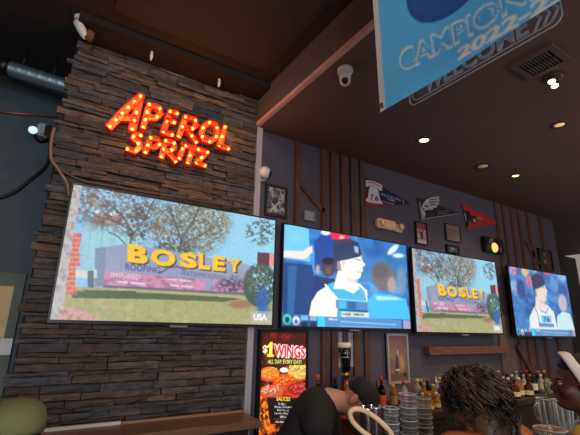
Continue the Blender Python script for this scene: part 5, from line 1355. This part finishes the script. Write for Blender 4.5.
# --- person in olive cap at the lower left corner
Hc = at(12,437,1.30)
f3 = Vector((-.05,1,0)).normalized(); R3 = basis(f3)
root, f, sd, shl, chest = seated('p3', 'person at the ledge in olive green baseball cap, only the cap showing', Hc, f3, R3, sk1, None, mat('olive_shirt', (84,88,62), .85), m_jean, .66, sh_w=.17)
m_olive = mat('olive_cap', (116,118,72), .85, noise=.1, nscale=30, bump=.15, bscale=300)
g3 = lambda x,y,z: Hc + R3 @ Vector((x,y,z))
b = MB(); T = Matrix.Translation(Hc) @ R3.to_4x4()
prof = [(.094,.02),(.0955,.04),(.094,.06),(.087,.082),(.074,.099),(.052,.111),(.028,.117),(.006,.119)]
b.lathe(prof, n=40, X=T @ Matrix.Translation((0,-.006,0)) @ Matrix.Diagonal((.97,1.12,1,1)))
cp = b.build('cap', m_olive, root)
b = MB(); b.lathe([(.009,.117),(.009,.121),(.006,.125),(.001,.126)], n=14, X=T @ Matrix.Translation((0,-.006,0))); b.build('button', mat('olive_dark', (70,70,44), .8), cp)
b = MB(); pts = []
for a in np.linspace(0,PI,17): pts.append(g3(.088*math.cos(a), .085+.085*math.sin(a), .026-.012*abs(math.cos(a))))
b.prism(pts, R3 @ Vector((0,0,-.006))); b.build('brim', m_olive, cp)
b = MB(); b.ell(g3(0,-.03,-.01), (.082,.088,.07), rot=R3, sub=3); remeshed('hair', b, mat('brown_hair', (48,34,26), .6, bump=.5, bscale=120), root, .008, 2)
stool(Hc.x, Hc.y-.06, 'bar stool under the person in the olive cap', .66)

# --- bartender bending forward behind the bar
D = 2.28
Hc = at(359,400,D); rx = Vector((.77,-.64,0)); tc = Vector((-.64,-.77,0))        # image right, toward the bar
uph = (rx*.68 + Vector((0,0,.66)) + tc*.12).normalized(); fwh = (rx*.66 - Vector((0,0,.68)) + tc*.22); fwh = (fwh-uph*fwh.dot(uph)).normalized()
RB = Matrix((fwh.cross(uph), fwh, uph)).transposed()
root = empty('person', (at(285,440,D).x, at(285,440,D).y, 0)); tag(root, 'bartender in black shirt and black cap bending forward over the bar', 'person')
skb = skinmat('warm_skin', (206,146,116), (184,122,94))
hip = at(282,486,D+.03); up_b = at(316,411,D); neckb = at(331,396,D); shn = at(319,418,D)+tc*.16; shf = at(325,418,D)-tc*.15
eln = at(326,476,D)+tc*.20; elf = at(338,470,D)-tc*.15
wrn = Vector((eln.x,eln.y,BARZ+.075))+rx*.17+tc*.06; wrf = Vector((elf.x,elf.y,BARZ+.075))+rx*.16+tc*.04
wrn = at(345,462,D)+tc*.12; wrf = at(362,458,D)+tc*.02
def btorso(b, o=0, arms=False):
    b.cap(hip, hip.lerp(up_b,.5), .14+o, .145+o, n=20); b.cap(hip.lerp(up_b,.45), up_b, .138+o, .118+o, n=20)
    b.cap(up_b, neckb.lerp(up_b,.5), .105+o, .075+o, n=18)
    for s_ in (shn, shf): b.cap(up_b.lerp(s_,.45), s_, .098+o, .072+o, n=16)
    for s_, e_ in ((shn,eln),(shf,elf)): b.cap(s_, s_.lerp(e_,.6), .066+o, .054+o, n=16)
    for s_ in (-1,1):
        h0 = hip+tc*s_*.09; b.cap(hip, h0, .13+o, .11+o)
b = MB(); gB = head_blobs(b, Hc, RB); btorso(b)
for sx in (-1,1): b.ell(gB(sx*.084,-.016,-.004), (.011,.022,.036), rot=RB, sub=3)
b.cap(Hc+RB @ Vector((0,-.03,-.06)), neckb.lerp(up_b,.2), .056, .064)
for e_, s_, w_ in ((eln,shn,wrn),(elf,shf,wrf)):
    b.cap(s_, e_, .054, .042); b.cap(e_, w_, .042, .028); hand_blobs(b, w_, (w_-e_), (0,0,-1), curl=.7)
for s_ in (-1,1):
    h0 = hip+tc*s_*.09; k_ = Vector((h0.x+.04,h0.y,.50)); a_ = Vector((h0.x,h0.y,.09)); b.cap(h0, k_, .095, .062); b.cap(k_, a_, .06, .042); b.cap(a_, a_+rx*.15-Vector((0,0,.05)), .04, .035)
remeshed('body', b, skb, root, .007, 4)
b = MB(); btorso(b, .013); remeshed('shirt', b, mat('black_shirt', (36,33,33), .85, noise=.2, nscale=6, bump=.3, bscale=14), root, .009, 5)
cb = MB(); cdir = (neckb-up_b).normalized(); cc_ = neckb.lerp(up_b,.30)
u1 = cdir.orthogonal().normalized(); w1 = cdir.cross(u1)
cb.tube([cc_+(u1*math.cos(a)+w1*math.sin(a))*.079 for a in np.linspace(0,2*PI,25)[:-1]], .007, n=8, closed=True); cb.build('collar', mat('collar_navy', (30,34,54), .8), root)
b = MB()
for s_ in (-1,1):
    h0 = hip+tc*s_*.09; k_ = Vector((h0.x+.04,h0.y,.50)); a_ = Vector((h0.x,h0.y,.11)); b.cap(h0-Vector((0,0,.03)), k_, .108, .075); b.cap(k_, a_, .073, .056)
b.cap(hip+tc*.06, hip-tc*.06, .145, .145); remeshed('trousers', b, mat('black_trousers', (24,24,28), .85), root, .011, 4)
for s_ in (-1,1):
    h0 = hip+tc*s_*.09; a_ = Vector((h0.x,h0.y,.05)); b = MB(); b.cap(a_-rx*.03, a_+rx*.19, .05, .042); remeshed('shoe', b, m_black, root, .01, 3)
T = Matrix.Translation(Hc) @ RB.to_4x4()
b = MB(); b.ell(gB(0,-.030,.040), (.0745,.084,.066), rot=RB, sub=3); remeshed('hair', b, mat('black_hair'), root, .008, 2)
b = MB(); prof = [(.088,.022),(.0895,.042),(.087,.066),(.079,.088),(.063,.106),(.040,.117),(.012,.121)]
b.lathe(prof, n=36, X=T @ Matrix.Translation((0,-.006,0)) @ Matrix.Diagonal((.96,1.12,1,1)))
cp = b.build('cap', mat('black_cap', (30,28,31), .8, noise=.3, nscale=14, bump=.2, bscale=60), root)
b = MB(); pts = [gB(.086*math.cos(a), .08+.095*math.sin(a), .022-.016*abs(math.cos(a))) for a in np.linspace(0,PI,17)]
b.prism(pts, RB @ Vector((0,0,-.006))); b.build('brim', MATS['black_cap'], cp)
for sx in (-1,1):
    e = MB(); e.ell(gB(sx*.031,.074,.003), (.0125,.0125,.0105), rot=RB, sub=2); ey = e.build('eye', mat('eye_white'), root)
    e = MB(); e.ell(gB(sx*.031,.0835,.003), (.0055,.004,.0055), rot=RB, sub=2); e.build('iris', mat('iris_dark'), ey)

# ================================================================== LIGHT
w = bpy.data.worlds.new('world'); SC.world = w; w.use_nodes = True
w.node_tree.nodes['Background'].inputs['Color'].default_value = (1,.84,.76,1); w.node_tree.nodes['Background'].inputs['Strength'].default_value = .30
def area(name, loc, size, energy, col, rot):
    ld = bpy.data.lights.new(name, 'AREA'); ld.energy = energy; ld.color = col; ld.size = size; ld.shape = 'SQUARE'
    o = bpy.data.objects.new(name, ld); COL.objects.link(o); o.location = loc; o.rotation_euler = rot; return o
def spot(name, loc, target, energy, col, ang=70):
    ld = bpy.data.lights.new(name, 'SPOT'); ld.energy = energy; ld.color = col; ld.spot_size = math.radians(ang); ld.spot_blend = .7; ld.shadow_soft_size = .06
    o = bpy.data.objects.new(name, ld); COL.objects.link(o); o.location = loc; o.rotation_euler = (Vector(target)-Vector(loc)).to_track_quat('-Z','Y').to_euler(); return o
# fill spots added under the ceilings, without fixtures, to brighten stone, bar and bottles
spot('room_downlight', (2.4,1.1,CEIL-.05), (2.6,2.0,.9), 30, (1,.72,.46), 100)
spot('room_downlight', (4.2,1.2,CEIL-.05), (4.0,2.3,.9), 45, (1,.72,.46), 100)
spot('room_downlight', (.3,.2,HIGH-.05), (.5,2.6,1.3), 30, (1,.78,.58), 90)
spot('room_downlight', (2.6,-.2,CEIL-.05), (2.2,1.3,1.2), 22, (1,.72,.46), 100)
area('room_window', (-1.0,-3.0,1.8), 2.0, 110, (.85,.92,1), (math.radians(90),0,math.radians(-20)))  # unseen area fill added behind the camera for stone and flag
def add_fill_point(loc, e, col=(1,.80,.64)):  # unseen point lights added to brighten ceiling and back wall
    ld = bpy.data.lights.new('pendant_lamp','POINT'); ld.energy = e; ld.color = col; ld.shadow_soft_size = .14
    o = bpy.data.objects.new('pendant_lamp', ld); COL.objects.link(o); o.location = loc
add_fill_point((2.6,-1.6,2.3), 26); add_fill_point((.2,-1.4,2.4), 22); add_fill_point((5.5,-.8,2.3), 26); add_fill_point((4.2,.4,2.5), 12)
spot('room_downlight', (3.4,1.7,CEIL-.05), (3.5,2.5,1.0), 30, (1,.74,.5), 70)
spot('room_downlight', (4.6,1.7,CEIL-.05), (4.5,2.5,1.0), 30, (1,.74,.5), 70)
spot('room_downlight', (.6,.9,HIGH-.05), (.6,2.7,2.9), 26, (1,.70,.5), 80)  # added to brighten the upper stone
SC.view_settings.view_transform = 'Standard'; SC.view_settings.look = 'None'; SC.view_settings.exposure = 0; SC.view_settings.gamma = 1
SC.view_settings.use_curve_mapping = False
